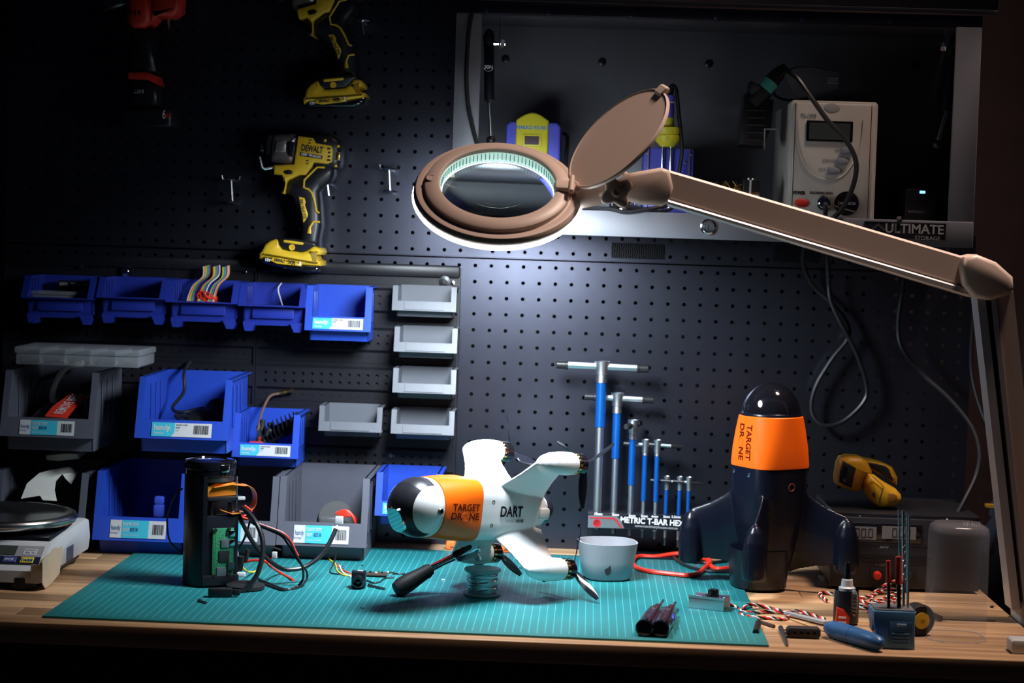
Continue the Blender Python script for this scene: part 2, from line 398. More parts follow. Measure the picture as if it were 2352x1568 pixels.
q.prism([(lx - .011, cz), (lx, cz + .010), (lx + .011, cz), (lx + .007, cz), (lx, cz + .006), (lx - .007, cz)], YF - .0046, YF - .0042, 'y')
q.obj('plate_border', dsteel, plt)
ink_steel = mat('ink_steel', (.26, .25, .25), .5)
text('ULTIMATE', .0185, (cx + .013, YF - .0046, cz + .0025), ink_steel, plt, bold=.0004, sx=.98)
text('STORAGE', .0075, (cx + .032, YF - .0046, cz - .0095), ink_steel, plt, sx=1.1)
# gas struts
def strut(pt, pm, pb, label):
    T, Mm, Bt = [at(p[0], p[1], YF + .03) for p in (pt, pm, pb)]
    q = B(); q.lathe([(.003, 0), (.0075, .004), (.0075, (T - Mm).length - .004), (.006, (T - Mm).length)], Mm, T - Mm, 18); g = q.obj('strut_cylinder', satin_black, cab)
    q = B(); q.cyl(Bt, Mm, .0028, 12); q.obj('strut_rod', steel, g)
    q = B(); q.ball(T, .0085, 14, 8, (1, 1, 1.8)); q.obj('strut_socket', black_plastic, g)
    q = B(); q.ball(Bt, .007, 12, 8); q.obj('strut_socket', black_plastic, g)
    u = at(pt[0] + label[0], pt[1] + label[1], YF + .03)
    q = B(); q.box(u.x - .001, u.x + .001, YF + .018, YF + .04, u.z, ct - .012); q.obj('strut_bracket', steel, g)
    q = B(); q.cyl((T.x, YF + .03, u.z + .006), (u.x + (.008 if label[0] > 0 else -.008), YF + .03, u.z + .006), .0035, 8); q.lathe([(.0065, 0), (.0065, .005)], (u.x + (.0015 if label[0] > 0 else -.0065), YF + .03, u.z + .006), (1, 0, 0), 6); q.obj('strut_bolt', chrome, g)
    return g, T, Mm
g, T, Mm = strut((1123, 90), (1124, 236), (1128, 322), (25, 20))
L_ = at(1122, 154, YF + .02); text('30N', .0072, (L_.x, YF + .0218, L_.z), ink_white, g, bold=.0001)
q = B(); q.tube([(L_.x + .0066 * cos(t), YF + .0219 + .002 * abs(cos(t)), L_.z - .0005 + .0052 * sin(t)) for t in [pi * i / 8 - pi for i in range(9)]], .0003, 4); q.obj('size_mark', ink_white, g)
strut((2195, 100), (2172, 262), (2152, 332), (-25, 18))
# hanging cable on the left stile
q = B(); q.tube(spl([at(1084, 28, YF - .006), at(1076, 80, YF - .006), at(1071, 170, YF - .006), at(1075, 240, YF - .006), at(1085, 290, YF - .006), at(1098, 335, YF - .006), at(1118, 372, YF - .01)], 8), .0032, 8)
tag(q.obj('power_cable', cable_black), 'black cable hanging down the left edge of the wall cabinet', 'cable')
# ================================================================ magnifier lamp
LY = -.53; LS_ = 1.008
HC = at(1143, 440, LY)
TILT = 37
LM = Matrix.Translation(HC) @ Matrix.Rotation(rad(2.5), 4, 'Y') @ Matrix.Rotation(rad(TILT), 4, 'X') @ Matrix.Scale(LS_, 4)
lamp = thing('magnifier_lamp', 'tan swing-arm magnifier lamp with lit ring and open lid', 'lamp', (.60, -.45, 0))
def lm(p): return LM @ V(p)
q = B()
q.lathe([(.0745, .010), (.0755, .0145), (.078, .0155), (.0915, .0118), (.0935, .0102), (.0940, .0050), (.0958, .0040), (.0995, .0052), (.1050, .0040), (.1080, -.0005), (.1082, -.0045), (.1065, -.0085), (.1030, -.0095), (.080, -.0095), (.0765, -.009), (.0745, -.008)], n=72, closed=True, cap=False, mx=LM)
q.obj('lamp_housing', lamp_tan, lamp, 40)
q = B(); q.lathe([(.0065, .0120), (.0065, .0142), (.0056, .0143), (.005, .0136), (.003, .0136), (.0005, .0138)], (-.0855, 0, 0), n=20, mx=LM); q.obj('power_button', lamp_tan, lamp)
# light ring: the diffuser glows
gl = mat('ring_diffuser', (.9, .95, 1), .4, emit=RING_GLOW, ecol=(.82, .92, 1.0))
q = B(); q.lathe([(.078, -.0095), (.078, -.0120), (.1085, -.0118), (.1098, -.0095), (.1075, -.0082)], n=72, closed=True, cap=False, mx=LM); q.obj('ring_diffuser', gl, lamp)
lgt = bpy.data.lights.new('led_ring', 'AREA'); lgt.shape = 'DISK'; lgt.size = .20; lgt.energy = LAMP_POWER; lgt.color = (.82, .92, 1.0); lgt.spread = rad(130)
lob = bpy.data.objects.new('led_ring', lgt); COL.objects.link(lob); lob.parent = lamp; lob.matrix_world = Matrix.Translation(-V((.60, -.45, 0))) @ LM @ Matrix.Translation((0, 0, -.0132))
gl2 = mat('inner_diffuser', (.75, .95, .92), .4, emit=.55, ecol=(.62, 1.0, .88))
q = B(); q.lathe([(.0742, -.0085), (.0742, .0098), (.0735, .0098), (.0735, -.0085)], n=72, closed=True, cap=False, mx=LM)
ir = q.obj('inner_diffuser', gl2, lamp)
q = B()
for i in range(84):
    a = 2 * pi * i / 84; r = Matrix.Rotation(a, 4, 'Z'); q.box(.0726, .0736, -.0004, .0004, -.001, .0090, 0, LM @ r)
q.obj('diffuser_ribs', mat('rib_green', (.10, .32, .28), .4), ir)['kind'] = 'stuff'
gl3 = mat('inner_glow_ring', (.9, 1, 1), .4, emit=6, ecol=(.88, 1, 1))
q = B(); q.lathe([(.0738, -.0090), (.0738, -.0058), (.0718, -.0058), (.0718, -.0090)], n=72, closed=True, cap=False, mx=LM); q.obj('glow_ring', gl3, lamp)
glass = mat('lens_glass', (.93, 1.0, .98), 0.0, 0, .005, 10, trans=1, ior=1.5)
prof = [(.0005, .0050)] + [(.0715 * t / 8, .0050 - .0065 * (t / 8) ** 2) for t in range(1, 9)] + [(.0715 * t / 8, -.0050 + .0055 * (1 - (t / 8) ** 2) * -.9) for t in range(8, 0, -1)] + [(.0005, -.0100)]
q = B(); q.lathe(prof, n=64, mx=LM); q.obj('lens', glass, lamp, 60)
# hinge block and lid
q = B(); q.rbox(.072, .098, -.009, .009, .009, .0205, .0025, 0, LM); hb = q.obj('lid_hinge', lamp_tan, lamp)
q = B(); q.cyl(lm((.094, -.016, .0205)), lm((.094, .016, .0205)), .0035, 12); q.obj('hinge_pin', lamp_tan, hb)
lc = at(1421, 318, LY + .005); nrm = V((-.67, -.45, .60)).normalized()
u = (V((.60, -.02, .80)) - nrm * V((.60, -.02, .80)).dot(nrm)).normalized(); w_ = nrm.cross(u)
LID = Matrix(((u.x, w_.x, nrm.x, lc.x), (u.y, w_.y, nrm.y, lc.y), (u.z, w_.z, nrm.z, lc.z), (0, 0, 0, 1))) @ Matrix.Scale(LS_, 4)
q = B(); q.lathe([(.0005, -.003), (.079, -.003), (.082, -.0015), (.082, .0015), (.0805, .003), (.079, .0018), (.0005, .0018)], n=64, mx=LID); lid = q.obj('lid', lamp_tan, lamp)
q = B(); q.rbox(.074, .090, -.011, .011, -.0035, .0055, .003, 0, LID); q.obj('lid_tab', lamp_tan, lid)
q = B(); q.rbox(-.094, -.076, -.010, .010, -.004, .003, .002, 0, LID); q.obj('lid_hinge_leaf', lamp_tan, lid)
# neck, knob, joint
YJ = LY + .015
J = lambda px, py, Y=YJ: at(px, py, Y)
q = B(); q.cyl(lm((.100, -.004, -.002)), J(1392, 444), .0125, 20); q.obj('neck', lamp_tan, lamp)
q = B(); q.cyl(J(1375, 444, LY - .007), J(1430, 434, LY - .007), .0045, 12); q.obj('neck_pin', lamp_tan, lamp)
kc = J(1416, 441, LY - .035)
q = B(); rr = []
for i in range(48):
    a = 2 * pi * i / 48 + .6; r = .0185 + .0042 * cos(4 * (a - .6)); rr.append((kc.x + r * cos(a), kc.z + r * sin(a)))
q.prism(rr, LY - .047, LY - .025, 'y', .0025); kn = q.obj('knob', lamp_tan, lamp, 50)
q = B(); q.lathe([(.007, 0), (.0065, .003), (.004, .0035), (.0005, .002)], (kc.x, LY - .047, kc.z), (0, -1, 0), 16); q.obj('knob_boss', lamp_tan, kn)
q = B(); q.cyl((kc.x, LY - .025, kc.z), (kc.x, LY + .04, kc.z), .006, 12); q.obj('knob_bolt', steel, kn)
q = B(); q.prism(pl([(1400, 425), (1440, 398), (1520, 384), (1540, 392), (1548, 430), (1540, 462), (1522, 472), (1470, 468), (1425, 455)], LY - .005), LY - .005, LY + .045, 'y', .006); q.obj('joint_cover', lamp_tan, lamp, 50)
# lid link rod
q = B(); q.cyl(J(1428, 395, LY + .02), J(1460, 420, LY + .02), .004, 10); q.obj('link_rod', lamp_tan, lamp)
# upper arm
def arm(name, top, bot, Ya, Yb, th, m_, bev=.003):
    # top/bot: photo points along the upper and lower edge, left to right; depth runs Ya..Yb
    n = len(top); q = B(); rings = []
    for k in range(n):
        Y = Ya + (Yb - Ya) * k / (n - 1); a, b_ = at(*top[k], Y), at(*bot[k], Y)
        e = (a - b_).normalized() * bev
        f_ = V((0, bev, 0)); D = V((0, th, 0))
        rings.append([b_ + e, a - e, a + f_, a + D - f_, a + D - e, b_ + D + e, b_ + D - f_, b_ + f_])
    q.loft(rings); return q.obj(name, m_, lamp, 40)
arm('upper_arm', [(1535, 390), (2225, 592)], [(1535, 457), (2225, 661)], LY - .002, -.47, .037, lamp_tan)
arm('arm_rail', [(1535, 459), (2225, 663)], [(1535, 472), (2225, 681)], LY - .006, -.474, .040, lamp_grey, .002)
q = B(); q.prism(pl([(2207, 612), (2216, 590), (2245, 584), (2290, 602), (2328, 636), (2330, 662), (2322, 676), (2275, 690), (2240, 684), (2214, 655)], -.49), -.49, -.42, 'y', .006); q.obj('elbow_cover', lamp_tan, lamp, 50)
# lower arm: web, two pale rails
def vbar(name, pts, Ya, Yb, th, m_):
    q = B(); rings = []
    for k, (xa_, xb_, yy) in enumerate(pts):
        Y = Ya + (Yb - Ya) * k / (len(pts) - 1); a, b_ = at(xa_, yy, Y), at(xb_, yy, Y)
        rings.append([a, b_, b_ + V((0, th, 0)), a + V((0, th, 0))])
    q.loft(rings); return q.obj(name, m_, lamp, 30)
vbar('lower_arm', [(2286, 2328, 668), (2362, 2404, 1400)], -.477, -.47, .036, lamp_tan)
vbar('arm_channel', [(2262, 2286, 668), (2342, 2364, 1400)], -.468, -.46, .024, satin_black)
vbar('arm_rail', [(2243, 2262, 672), (2324, 2344, 1400)], -.479, -.472, .040, lamp_grey)
vbar('arm_rail', [(2276, 2287, 672), (2354, 2363, 1400)], -.479, -.472, .012, lamp_grey)
q = B(); q.prism(pl([(2336, 1400), (2340, 1380), (2420, 1380), (2430, 1420), (2400, 1450), (2352, 1442), (2338, 1425)], -.465), -.468, -.42, 'y', .005); q.obj('base_joint', white_pl, lamp, 50)
bj = at(2385, 1430, -.445); q = B(); q.lathe([(.012, bj.z + .02), (.012, .022), (.030, .018), (.032, 0)], (bj.x, -.445, -.03), (0, 0, 1), 24); q.obj('base_post', lamp_grey, lamp)

# ================================================================ tools hanging on the upper pegboard
YT = -.085
O2, K2 = (560, 280), 4.355
def driver(first_label):
    rt = at(672.5, 568, YT)
    t = thing('cordless_driver', first_label, 'power tool', (rt.x, YT + .05, rt.z), None, 'yellow cordless drivers on the pegboard')
    def pr(name, pts, y0, y1, m_, bev=.004, parent=None):
        q = B(); q.prism(pl(pts, YT, O2, K2), YT + y0, YT + y1, 'y', bev); return q.obj(name, m_, parent or t, 45)
    grey_al = mat('gearcase_grey', (.30, .27, .27), .35, .7, .1, 40)
    pr('gear_case', [(285, 118), (520, 113), (548, 140), (505, 425), (440, 422), (262, 396), (254, 330), (264, 180)], .004, .062, grey_al, .010)
    pr('gear_case_pad', [(318, 180), (430, 180), (420, 305), (305, 300)], .001, .02, grey_al, .003)
    pr('nose_collar', [(205, 112), (292, 117), (268, 392), (205, 362), (186, 300), (182, 170)], .008, .058, black_plastic, .010)
    pr('bit_holder', [(125, 185), (188, 172), (184, 300), (120, 283)], .020, .046, dsteel, .006)
    bk = pr('motor_housing', [(545, 108), (880, 130), (942, 185), (962, 245), (960, 400), (940, 452), (890, 470), (700, 440), (500, 425), (520, 115)], .003, .064, black_plastic, .008)
    ys = pr('yellow_shell', [(540, 138), (690, 160), (722, 212), (868, 236), (890, 272), (880, 398), (838, 420), (700, 405), (676, 445), (612, 530), (550, 530), (440, 580), (424, 605), (402, 720), (378, 716), (398, 612), (392, 560), (380, 530), (300, 525), (300, 430), (500, 422)], -.001, .067, yellow_tool, .003)
    pr('side_pad', [(440, 195), (522, 200), (500, 352), (455, 345), (436, 300)], -.001, .015, black_plastic, .002)
    pr('handle', [(690, 425), (892, 428), (893, 520), (862, 590), (775, 650), (742, 700), (752, 760), (762, 905), (768, 1040), (742, 1180), (745, 1262), (560, 1262), (556, 1180), (568, 1060), (540, 900), (470, 740), (405, 715), (425, 600), (440, 580), (550, 530), (612, 530), (676, 445)], .007, .057, black_plastic, .009)
    pr('trigger', [(322, 545), (398, 560), (398, 640), (376, 716), (332, 700), (316, 610)], .018, .046, satin_black, .004)
    def line(name, pts, r):
        q = B(); q.tube([at(O2[0] + u_ / K2, O2[1] + v_ / K2, YT + .006) for u_, v_ in pts], r, 6); q.obj(name, yellow_tool, t)
    line('trim', [(810, 455), (735, 452), (605, 580), (600, 655), (650, 675), (682, 710), (705, 780), (728, 895), (756, 910)], .0016)
    line('trim', [(762, 1000), (700, 995), (662, 1052), (655, 1115)], [.0016, .0016, .0018, .0036])
    bp = pr('brushless_plate', [(545, 745), (600, 760), (612, 800), (604, 830), (636, 920), (630, 952), (590, 1006)], .0055, .012, yellow_tool, .0008)
    def tx(s_, u_, v_, size, m_, par, ang=-2.0, y=0, **k):
        c = at(O2[0] + u_ / K2, O2[1] + v_ / K2, YT + y)
        text(s_, size, (c.x, c.y, c.z), m_, par, Matrix.Rotation(rad(ang), 4, 'Y') @ FR, **k)
    tx('BRUSHLESS', 588, 872, .0085, ink, bp, 76, .0052, fit=.030, bold=.0002)
    tx('DEWALT', 682, 272, .0135, ink, ys, 6.0, -.0013, bold=.0005, fit=.0335)
    pr('badge', [(562, 300), (790, 338), (782, 372), (562, 340)], -.0016, .002, ink, 0, ys)
    tx('12V', 603, 325, .0050, ink_white, ys, 9, -.0019, bold=.0002, fit=.009); tx('BRUSHLESS', 712, 343, .0042, ink_white, ys, 9, -.0019, bold=.0001, fit=.0185)
    for k, (a_, b_) in enumerate(((268, 0), (306, 8), (345, 4), (382, 0))): pr('vent_slot', [(835 + b_, a_ - 12), (872, a_ - 8), (866, a_ + 8), (835 + b_, a_ + 10)], -.0014, .002, ink, 0, ys)
    for u_, v_ in ((665, 182), (657, 210), (635, 388), (635, 416)): pr('vent_slot', [(u_ - 14, v_ - 6), (u_ + 14, v_ - 6), (u_ + 14, v_ + 6), (u_ - 14, v_ + 6)], -.0014, .002, ink, 0, ys)
    pr('mode_button', [(405, 488), (440, 478), (480, 484), (494, 505), (480, 524), (420, 524), (402, 508)], -.003, .01, satin_black, .001)
    for u_, v_ in ((940, 242), (916, 438), (810, 184)): pr('rear_stud', [(u_ - 14, v_ - 13), (u_ + 14, v_ - 13), (u_ + 14, v_ + 13), (u_ - 14, v_ + 13)], .001, .01, yellow_tool, .002)
    pr('rear_badge', [(918, 302), (962, 305), (956, 384), (912, 380)], .0015, .01, brass, .001)
    by = pr('battery_shell', [(330, 1168), (360, 1175), (372, 1240), (392, 1275), (590, 1302), (640, 1284), (700, 1240), (765, 1268), (777, 1305), (762, 1330), (712, 1332), (730, 1380), (770, 1396), (765, 1442), (600, 1432), (212, 1352), (156, 1366), (156, 1312), (180, 1290), (215, 1222), (262, 1190)], -.006, .072, yellow_tool, .006)
    pr('battery_pad', [(346, 1160), (480, 1165), (700, 1198), (742, 1240), (692, 1250), (640, 1286), (590, 1302), (400, 1266), (362, 1232)], -.0075, .0735, black_plastic, .003)
    pr('battery_bar', [(402, 1184), (420, 1178), (600, 1205), (606, 1222), (590, 1230), (410, 1206)], -.0095, 0, yellow_tool, .001)
    c = at(672.5, 568, YT); q = B(); q.lathe([(.0047, 0), (.0047, .0025), (.0020, .0025), (.0019, .001)], (c.x, YT - .007, c.z), (0, -1, 0), 18); q.obj('battery_ring', yellow_tool, t)
    pr('battery_base', [(162, 1366), (212, 1350), (600, 1430), (768, 1440), (742, 1502), (620, 1512), (205, 1412), (165, 1392)], -.004, .070, gloss_black, .005)
    pr('battery_stripe', [(300, 1352), (430, 1372), (420, 1392), (440, 1398), (590, 1420), (580, 1442), (340, 1416), (270, 1385)], -.0075, -.004, yellow_tool, .0004)
    tx('DEWALT', 358, 1387, .0065, ink, by, 8, -.0079, bold=.0003, fit=.0170); tx('12V', 238, 1380, .0060, ink_white, by, 8, -.0068, bold=.0002, fit=.0085); tx('XR', 480, 1408, .0085, ink, by, 9, -.0079, bold=.0003, fit=.013); tx('3', 562, 1418, .0075, ink_white, by, 9, -.0079, bold=.0004)
    return t
d1 = driver('complete yellow and black impact driver hanging nose left on the pegboard')
d2 = copytree(d1); n_ = at(767, 196, YT); d2.location = (n_.x, d1.location.y, n_.z); d2.rotation_euler = (0, -rad(13.4), 0)
d2['label'] = 'yellow and black driver cut off by the top of the photo'
# red driver
O1, K1 = (0, 0), 2.6133
c0 = at(330, 290, -.09)
rd = thing('cordless_drill', 'dark red and black cordless tool in the shadows at top left', 'power tool', (c0.x, -.05, c0.z))
def pr1(name, pts, y0, y1, m_, bev=.004, parent=None):
    q = B(); q.prism(pl(pts, -.095, O1, K1), -.095 + y0, -.095 + y1, 'y', bev); return q.obj(name, m_, parent or rd, 45)
hd = pr1('head', [(752, -60), (898, -60), (905, 130), (862, 165), (792, 166), (757, 130)], 0, .06, red_tool, .010)
pr1('rear_shell', [(895, -60), (1080, -60), (1072, 60), (1030, 96), (935, 96), (900, 140), (890, 100)], .006, .058, red_tool, .008)
pr1('side_head', [(590, -60), (760, -60), (760, 20), (690, 40), (600, 60)], .012, .05, dsteel, .006)
for u_ in (785, 812, 838): pr1('vent_slot', [(u_ - 5, 62), (u_ + 5, 62), (u_ + 5, 92), (u_ - 5, 92)], -.001, .004, ink, 0, hd)
pr1('handle', [(770, 160), (905, 160), (915, 300), (936, 432), (760, 432), (765, 300)], .006, .054, black_plastic, .010)
pr1('collar', [(758, 428), (880, 430), (925, 450), (942, 508), (880, 478), (768, 472)], .001, .059, red_tool, .003)
bt = pr1('battery_neck', [(770, 470), (880, 476), (942, 506), (942, 640), (782, 642)], .004, .056, black_plastic, .008)
bs = pr1('battery', [(716, 650), (1020, 646), (1034, 665), (1034, 758), (1000, 766), (722, 768)], -.004, .064, black_plastic, .006)
pr1('label', [(800, 536), (858, 536), (858, 558), (800, 558)], .0035, .006, ink_grey, 0, bt)
c = at(829 / K1, 547 / K1, -.092); text('M12', .0075, (c.x, -.0918, c.z), ink, bt, bold=.0003)
c = at(985 / K1, 688 / K1, -.1); text('6', .020, (c.x, -.0995, c.z), ink_white, bs, sx=.6); c = at(1010 / K1, 695 / K1, -.1); text('XC', .009, (c.x, -.0995, c.z), red_tool, bs, bold=.0002)

# pegboard hooks
def hook(px, py0, py1, label, rod=True, Y=-.045):
    a, b_ = at(px, py0, Y), at(px + (3 if py1 > py0 else 0), py1, Y)
    t = thing('pegboard_hook', label, 'hook', (a.x, -.002, b_.z), None, 'steel pegboard hooks')
    q = B(); q.cyl(a, b_, .0021, 10); q.obj('stem', steel, t)
    for k, p in enumerate((a, b_)):
        if k and not rod: continue
        q = B(); q.ball((p.x, p.y, p.z), .012, 18, 8, (1, .7, .17)); q.cyl((p.x, p.y + .004, p.z), (p.x, -.0005, p.z), .0026, 8); q.obj('prong', steel, t)
    if rod:
        q = B(); q.tube([(a.x - .009, Y + .002, a.z), (a.x - .013, Y - .003, a.z + .001), (a.x - .014, Y - .004, a.z + .006)], .0016, 6); q.tube([(a.x + .009, Y + .002, a.z), (a.x + .013, Y - .003, a.z + .001), (a.x + .014, Y - .004, a.z + .006)], .0016, 6); q.obj('tip', steel, t)
hook(531, 412, 464, 'empty steel hook left of the complete yellow impact driver')
hook(893, 388, 440, 'empty steel hook right of the complete yellow impact driver')
hook(752, 421, 449, 'steel hook behind the grip of the complete impact driver', False, -.05)
hook(386, 38, 66, 'steel hook beside the dark red cordless tool', False, -.05)
hook(832, 47, 80, 'steel hook right of the yellow driver at the top edge', False, -.05)
a = [at(596, 360, -.088), at(602, 384, -.088), at(608, 388, -.086), at(628, 384, -.08), at(628, 384, -.001)]
q = B(); q.tube(a, .0022, 8); tag(q.obj('pegboard_hook', steel), 'steel hook carrying the nose of the complete impact driver', 'hook', 'steel pegboard hooks')
# ================================================================ bins
def barcode(m, x0, x1, z0, z1, y):
    random.seed(3); x = x0
    while x < x1:
        wd = random.choice((.0004, .0008, .0012)); m.box(x, min(x + wd, x1), y - .0002, y, z0, z1); x += wd + random.choice((.0004, .0008))
def sticker(t, kind, xl, xr, z0, z1, Y, tilt, words):
    # paper label on the front band
    mx = Matrix.Translation((0, Y, z0)) @ Matrix.Rotation(tilt, 4, 'X')
    h = z1 - z0; wd = xr - xl
    q = B(); q.box(xl, xr, -.0006, 0, 0, h, 0, mx); lab = q.obj('label', paper_white, t, world=False)
    def T(s_, size, x, z, m_, **k): text(s_, size, (0, 0, 0), m_, lab, wrap=lambda p: mx @ V((p.x + x, -.0012, p.y + z)), world=False, **k)
    q = B()
    if kind == 1:
        q.prism([(xl, 0), (xl + wd * .33, 0), (xl + wd * .385, h * .3), (xl + wd * .385, h), (xl, h)], -.0009, -.0005, 'y', 0, 0, mx); q.obj('colour_block', teal, lab, world=False)
        T('handy.', h * .52, xl + wd * .18, h * .62, ink_white, bold=.0004, fit=wd * .29); T('Storage', h * .22, xl + wd * .115, h * .23, ink_white, bold=.0001)
        T('PLASTIC TOTE', h * .13, xl + wd * .50, h * .84, ink, bold=.00005, fit=wd * .19); T('BLUE', h * .13, xl + wd * .44, h * .66, ink_blue, bold=.0001)
        T('SIZE', h * .11, xl + wd * .43, h * .45, ink_grey)
        q = B(); n0 = len(q.v); barcode(q, xl + wd * .70, xl + wd * .95, h * .22, h * .85, -.0006); q.v = [mx @ p for p in q.v]; q.obj('barcode', ink, lab, world=False)
    else:
        q.box(xl + wd * .21, xl + wd * .69, -.0009, -.0005, 0, h, 0, mx); q.obj('colour_block', teal, lab, world=False)
        T('handy', h * .40, xl + wd * .105, h * .56, ink_blue, fit=wd * .165); T('Storage', h * .15, xl + wd * .07, h * .28, ink_blue)
        T('PLASTIC TOTE', h * .26, xl + wd * .365, h * .76, ink_white, bold=.0002, fit=wd * .27); T(words, h * .26, xl + wd * .285, h * .46, ink_white, bold=.0002, fit=wd * .11); T('SIZE 30', h * .26, xl + wd * .43, h * .46, ink_blue, bold=.0003, fit=wd * .14)
        T('HANDY STORAGE', h * .12, xl + wd * .37, h * .16, ink_white, fit=wd * .27)
        q = B(); barcode(q, xl + wd * .76, xl + wd * .96, h * .22, h * .80, -.0006); q.v = [mx @ p for p in q.v]; q.obj('barcode', ink, lab, world=False)

def tote(label, bl, br, yb, ytop, Yf, m_, band, low, rec, kind=0, words='', lab=None, ribs=True, feet=False, group='', back=-.016, post=.010, lx=(.12, .88)):
    a, b_ = at(bl[0], bl[1], Yf), at(br[0], br[1], Yf)
    X, wd, z0 = (a.x + b_.x) / 2, b_.x - a.x, (a.z + b_.z) / 2
    hp = at((bl[0] + br[0]) / 2, ytop, Yf + rec).z - z0
    d = -(Yf - back); h2 = wd / 2; ins = .006
    t = thing('storage_bin', label, 'bin', (X, back, z0 - low), None, group)
    zf = low                                          # local z of flange bottom (root sits at the bin's bottom)
    body = B(); t_ = .0022
    prof = [(0, 0), (-(d - .024), 0), (-(d - .018), zf), (-(d - .002), zf + .001), (-(d - rec), zf + hp), (0, zf + hp)]
    for s_ in (-1, 1):
        x1 = s_ * (h2 - ins); body.prism(prof, min(x1, x1 - s_ * t_), max(x1, x1 - s_ * t_), 'x')
        if ribs:
            for k in range(3):
                yy = -d * (.30 + .17 * k)
                for xo, xi in ((x1, x1 + s_ * .0022),):
                    body.rbox(min(xo, xi), max(xo, xi), yy - .006, yy + .006, zf + .012, zf + hp * .86, .001)
                xi = x1 - s_ * t_
                body.rbox(min(xi, xi - s_ * .0018), max(xi, xi - s_ * .0018), yy - .005, yy + .005, zf + .004, zf + hp * .86, .0008)
    body.box(-h2 + ins, h2 - ins, -t_, 0, 0, zf + hp)
    body.box(-h2 + ins + t_, h2 - ins - t_, -(d - .024), -t_, 0, t_)
    sl = [(-h2 + ins, -(d - .024), 0), (h2 - ins, -(d - .024), 0), (h2 - ins, -(d - .018), zf), (-h2 + ins, -(d - .018), zf)]
    body.add([V(p) for p in sl] + [V((p[0], p[1] + t_, p[2])) for p in sl], [(0, 1, 2, 3), (7, 6, 5, 4), (0, 4, 5, 1), (3, 2, 6, 7), (0, 3, 7, 4), (1, 5, 6, 2)])
    # front frame: band and two sloping posts
    sh = lambda z: -(d - rec * z / hp)
    def slab(x0, x1, za, zb, tk=.003, off=0):
        p = [(x0, sh(za) - off, zf + za), (x1, sh(za) - off, zf + za), (x1, sh(zb) - off, zf + zb), (x0, sh(zb) - off, zf + zb)]
        body.add([V(q_) for q_ in p] + [V((q_[0], q_[1] + tk, q_[2])) for q_ in p], [(0, 1, 2, 3), (7, 6, 5, 4), (0, 4, 5, 1), (3, 2, 6, 7), (0, 3, 7, 4), (1, 5, 6, 2)])
    slab(-h2, h2, 0, band)
    slab(-h2, -h2 + post, band, hp); slab(h2 - post, h2, band, hp)
    body.box(-h2, h2, -(d - .001), -(d - .022), zf - .0005, zf + .0015)
    if not kind:                                      # label pocket on the low front wall
        (body.rbox(-h2 * .62, h2 * .62, -(d - .0155), -(d - .022), zf - .019, zf - .001, .001) if feet else slab(-h2 * .62, h2 * .62, .002, band * .92, .002, .0016))
    for s_ in (-1, 1):                                # top rims
        xo = s_ * h2; body.box(min(xo, xo - s_ * .008), max(xo, xo - s_ * .008), -(d - rec), 0, zf + hp - .002, zf + hp)
    if feet:
        for s_ in (-1, 1):
            x0, x1 = s_ * (h2 - ins), s_ * (h2 - ins - .014)
            body.prism([(x0, 0), (x0 - s_ * .003, -.009), (x1 + s_ * .001, -.009), (x1 - s_ * .005, .004), (x0, .006)], -(d - .016), -(d - .050), 'y')
    body.obj('bin_body', m_, t, 30, world=False)
    if kind:
        k = rad(math.degrees(math.atan2(rec, hp)))
        sticker(t, kind, -h2 + wd * lx[0], -h2 + wd * lx[1], zf + band * .12, zf + band * .90, -(d - rec * .12 * band / hp) - .0004, -k, words)
    t['bx'] = X
    return t, X, z0 - low, wd, d, hp + low
G1, G2, G3, G4 = 'blue bins with feet in the top row', 'blue labelled bins', 'dark grey totes', 'small light grey bins'
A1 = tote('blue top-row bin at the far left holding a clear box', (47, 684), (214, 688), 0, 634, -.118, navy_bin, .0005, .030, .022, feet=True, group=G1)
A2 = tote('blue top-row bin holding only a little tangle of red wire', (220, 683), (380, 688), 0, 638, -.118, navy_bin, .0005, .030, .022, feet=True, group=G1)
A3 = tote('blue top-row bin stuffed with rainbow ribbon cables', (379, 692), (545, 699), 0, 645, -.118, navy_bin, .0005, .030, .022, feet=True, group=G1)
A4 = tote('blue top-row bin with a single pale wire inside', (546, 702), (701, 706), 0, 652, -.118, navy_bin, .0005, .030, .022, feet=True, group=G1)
B1 = tote('empty bright blue labelled bin at the right end of the top row', (699, 757), (851, 763), 0, 657, -.115, blue_bin, .0215, .016, .015, 1, group=G2)
B2 = tote('blue labelled bin full of black connectors and a heatsink', (532, 1049), (684, 1053), 0, 950, -.135, blue_bin, .0215, .016, .018, 1, group=G2)
B3 = tote('blue labelled bin half hidden behind the white drone', (860, 1184), (1012, 1188), 0, 1086, -.135, blue_bin, .0215, .016, .018, 1, group=G2)
L1 = tote('large blue tote with a black cable hanging into it', (308, 1005), (523, 1012), 0, 868, -.215, blue_bin, .027, .022, .030, 1, group=G2, lx=(.18, .82))
L2 = tote('large blue tote on the bench with a blue plug standing in it', (211, 1240), (421, 1245), 0, 1084, -.215, blue_bin, .034, .022, .028, 2, 'BLUE', group=G2, lx=(.19, .80))
g1 = tote('dark grey tote holding the red REMOVE BEFORE strap', (-2, 1001), (214, 1007), 0, 852, -.215, grey_bin, .028, .022, .028, 2, 'GREY', group=G3, lx=(.21, .79))
g2 = tote('dark grey tote with torn pale card, behind the kitchen scale', (-22, 1232), (190, 1238), 0, 1082, -.215, grey_bin, .028, .022, .028, 0, group=G3)
g3 = tote('dark grey tote partly hidden by the black electronics stack', (425, 1246), (632, 1251), 0, 1090, -.215, grey_bin, .034, .022, .028, 2, 'GREY', group=G3, lx=(.19, .80))
g4 = tote('dark grey tote with a coil of red wire, left of the drone', (634, 1251), (841, 1258), 0, 1095, -.215, grey_bin, .034, .022, .028, 2, 'GREY', group=G3, lx=(.19, .80))
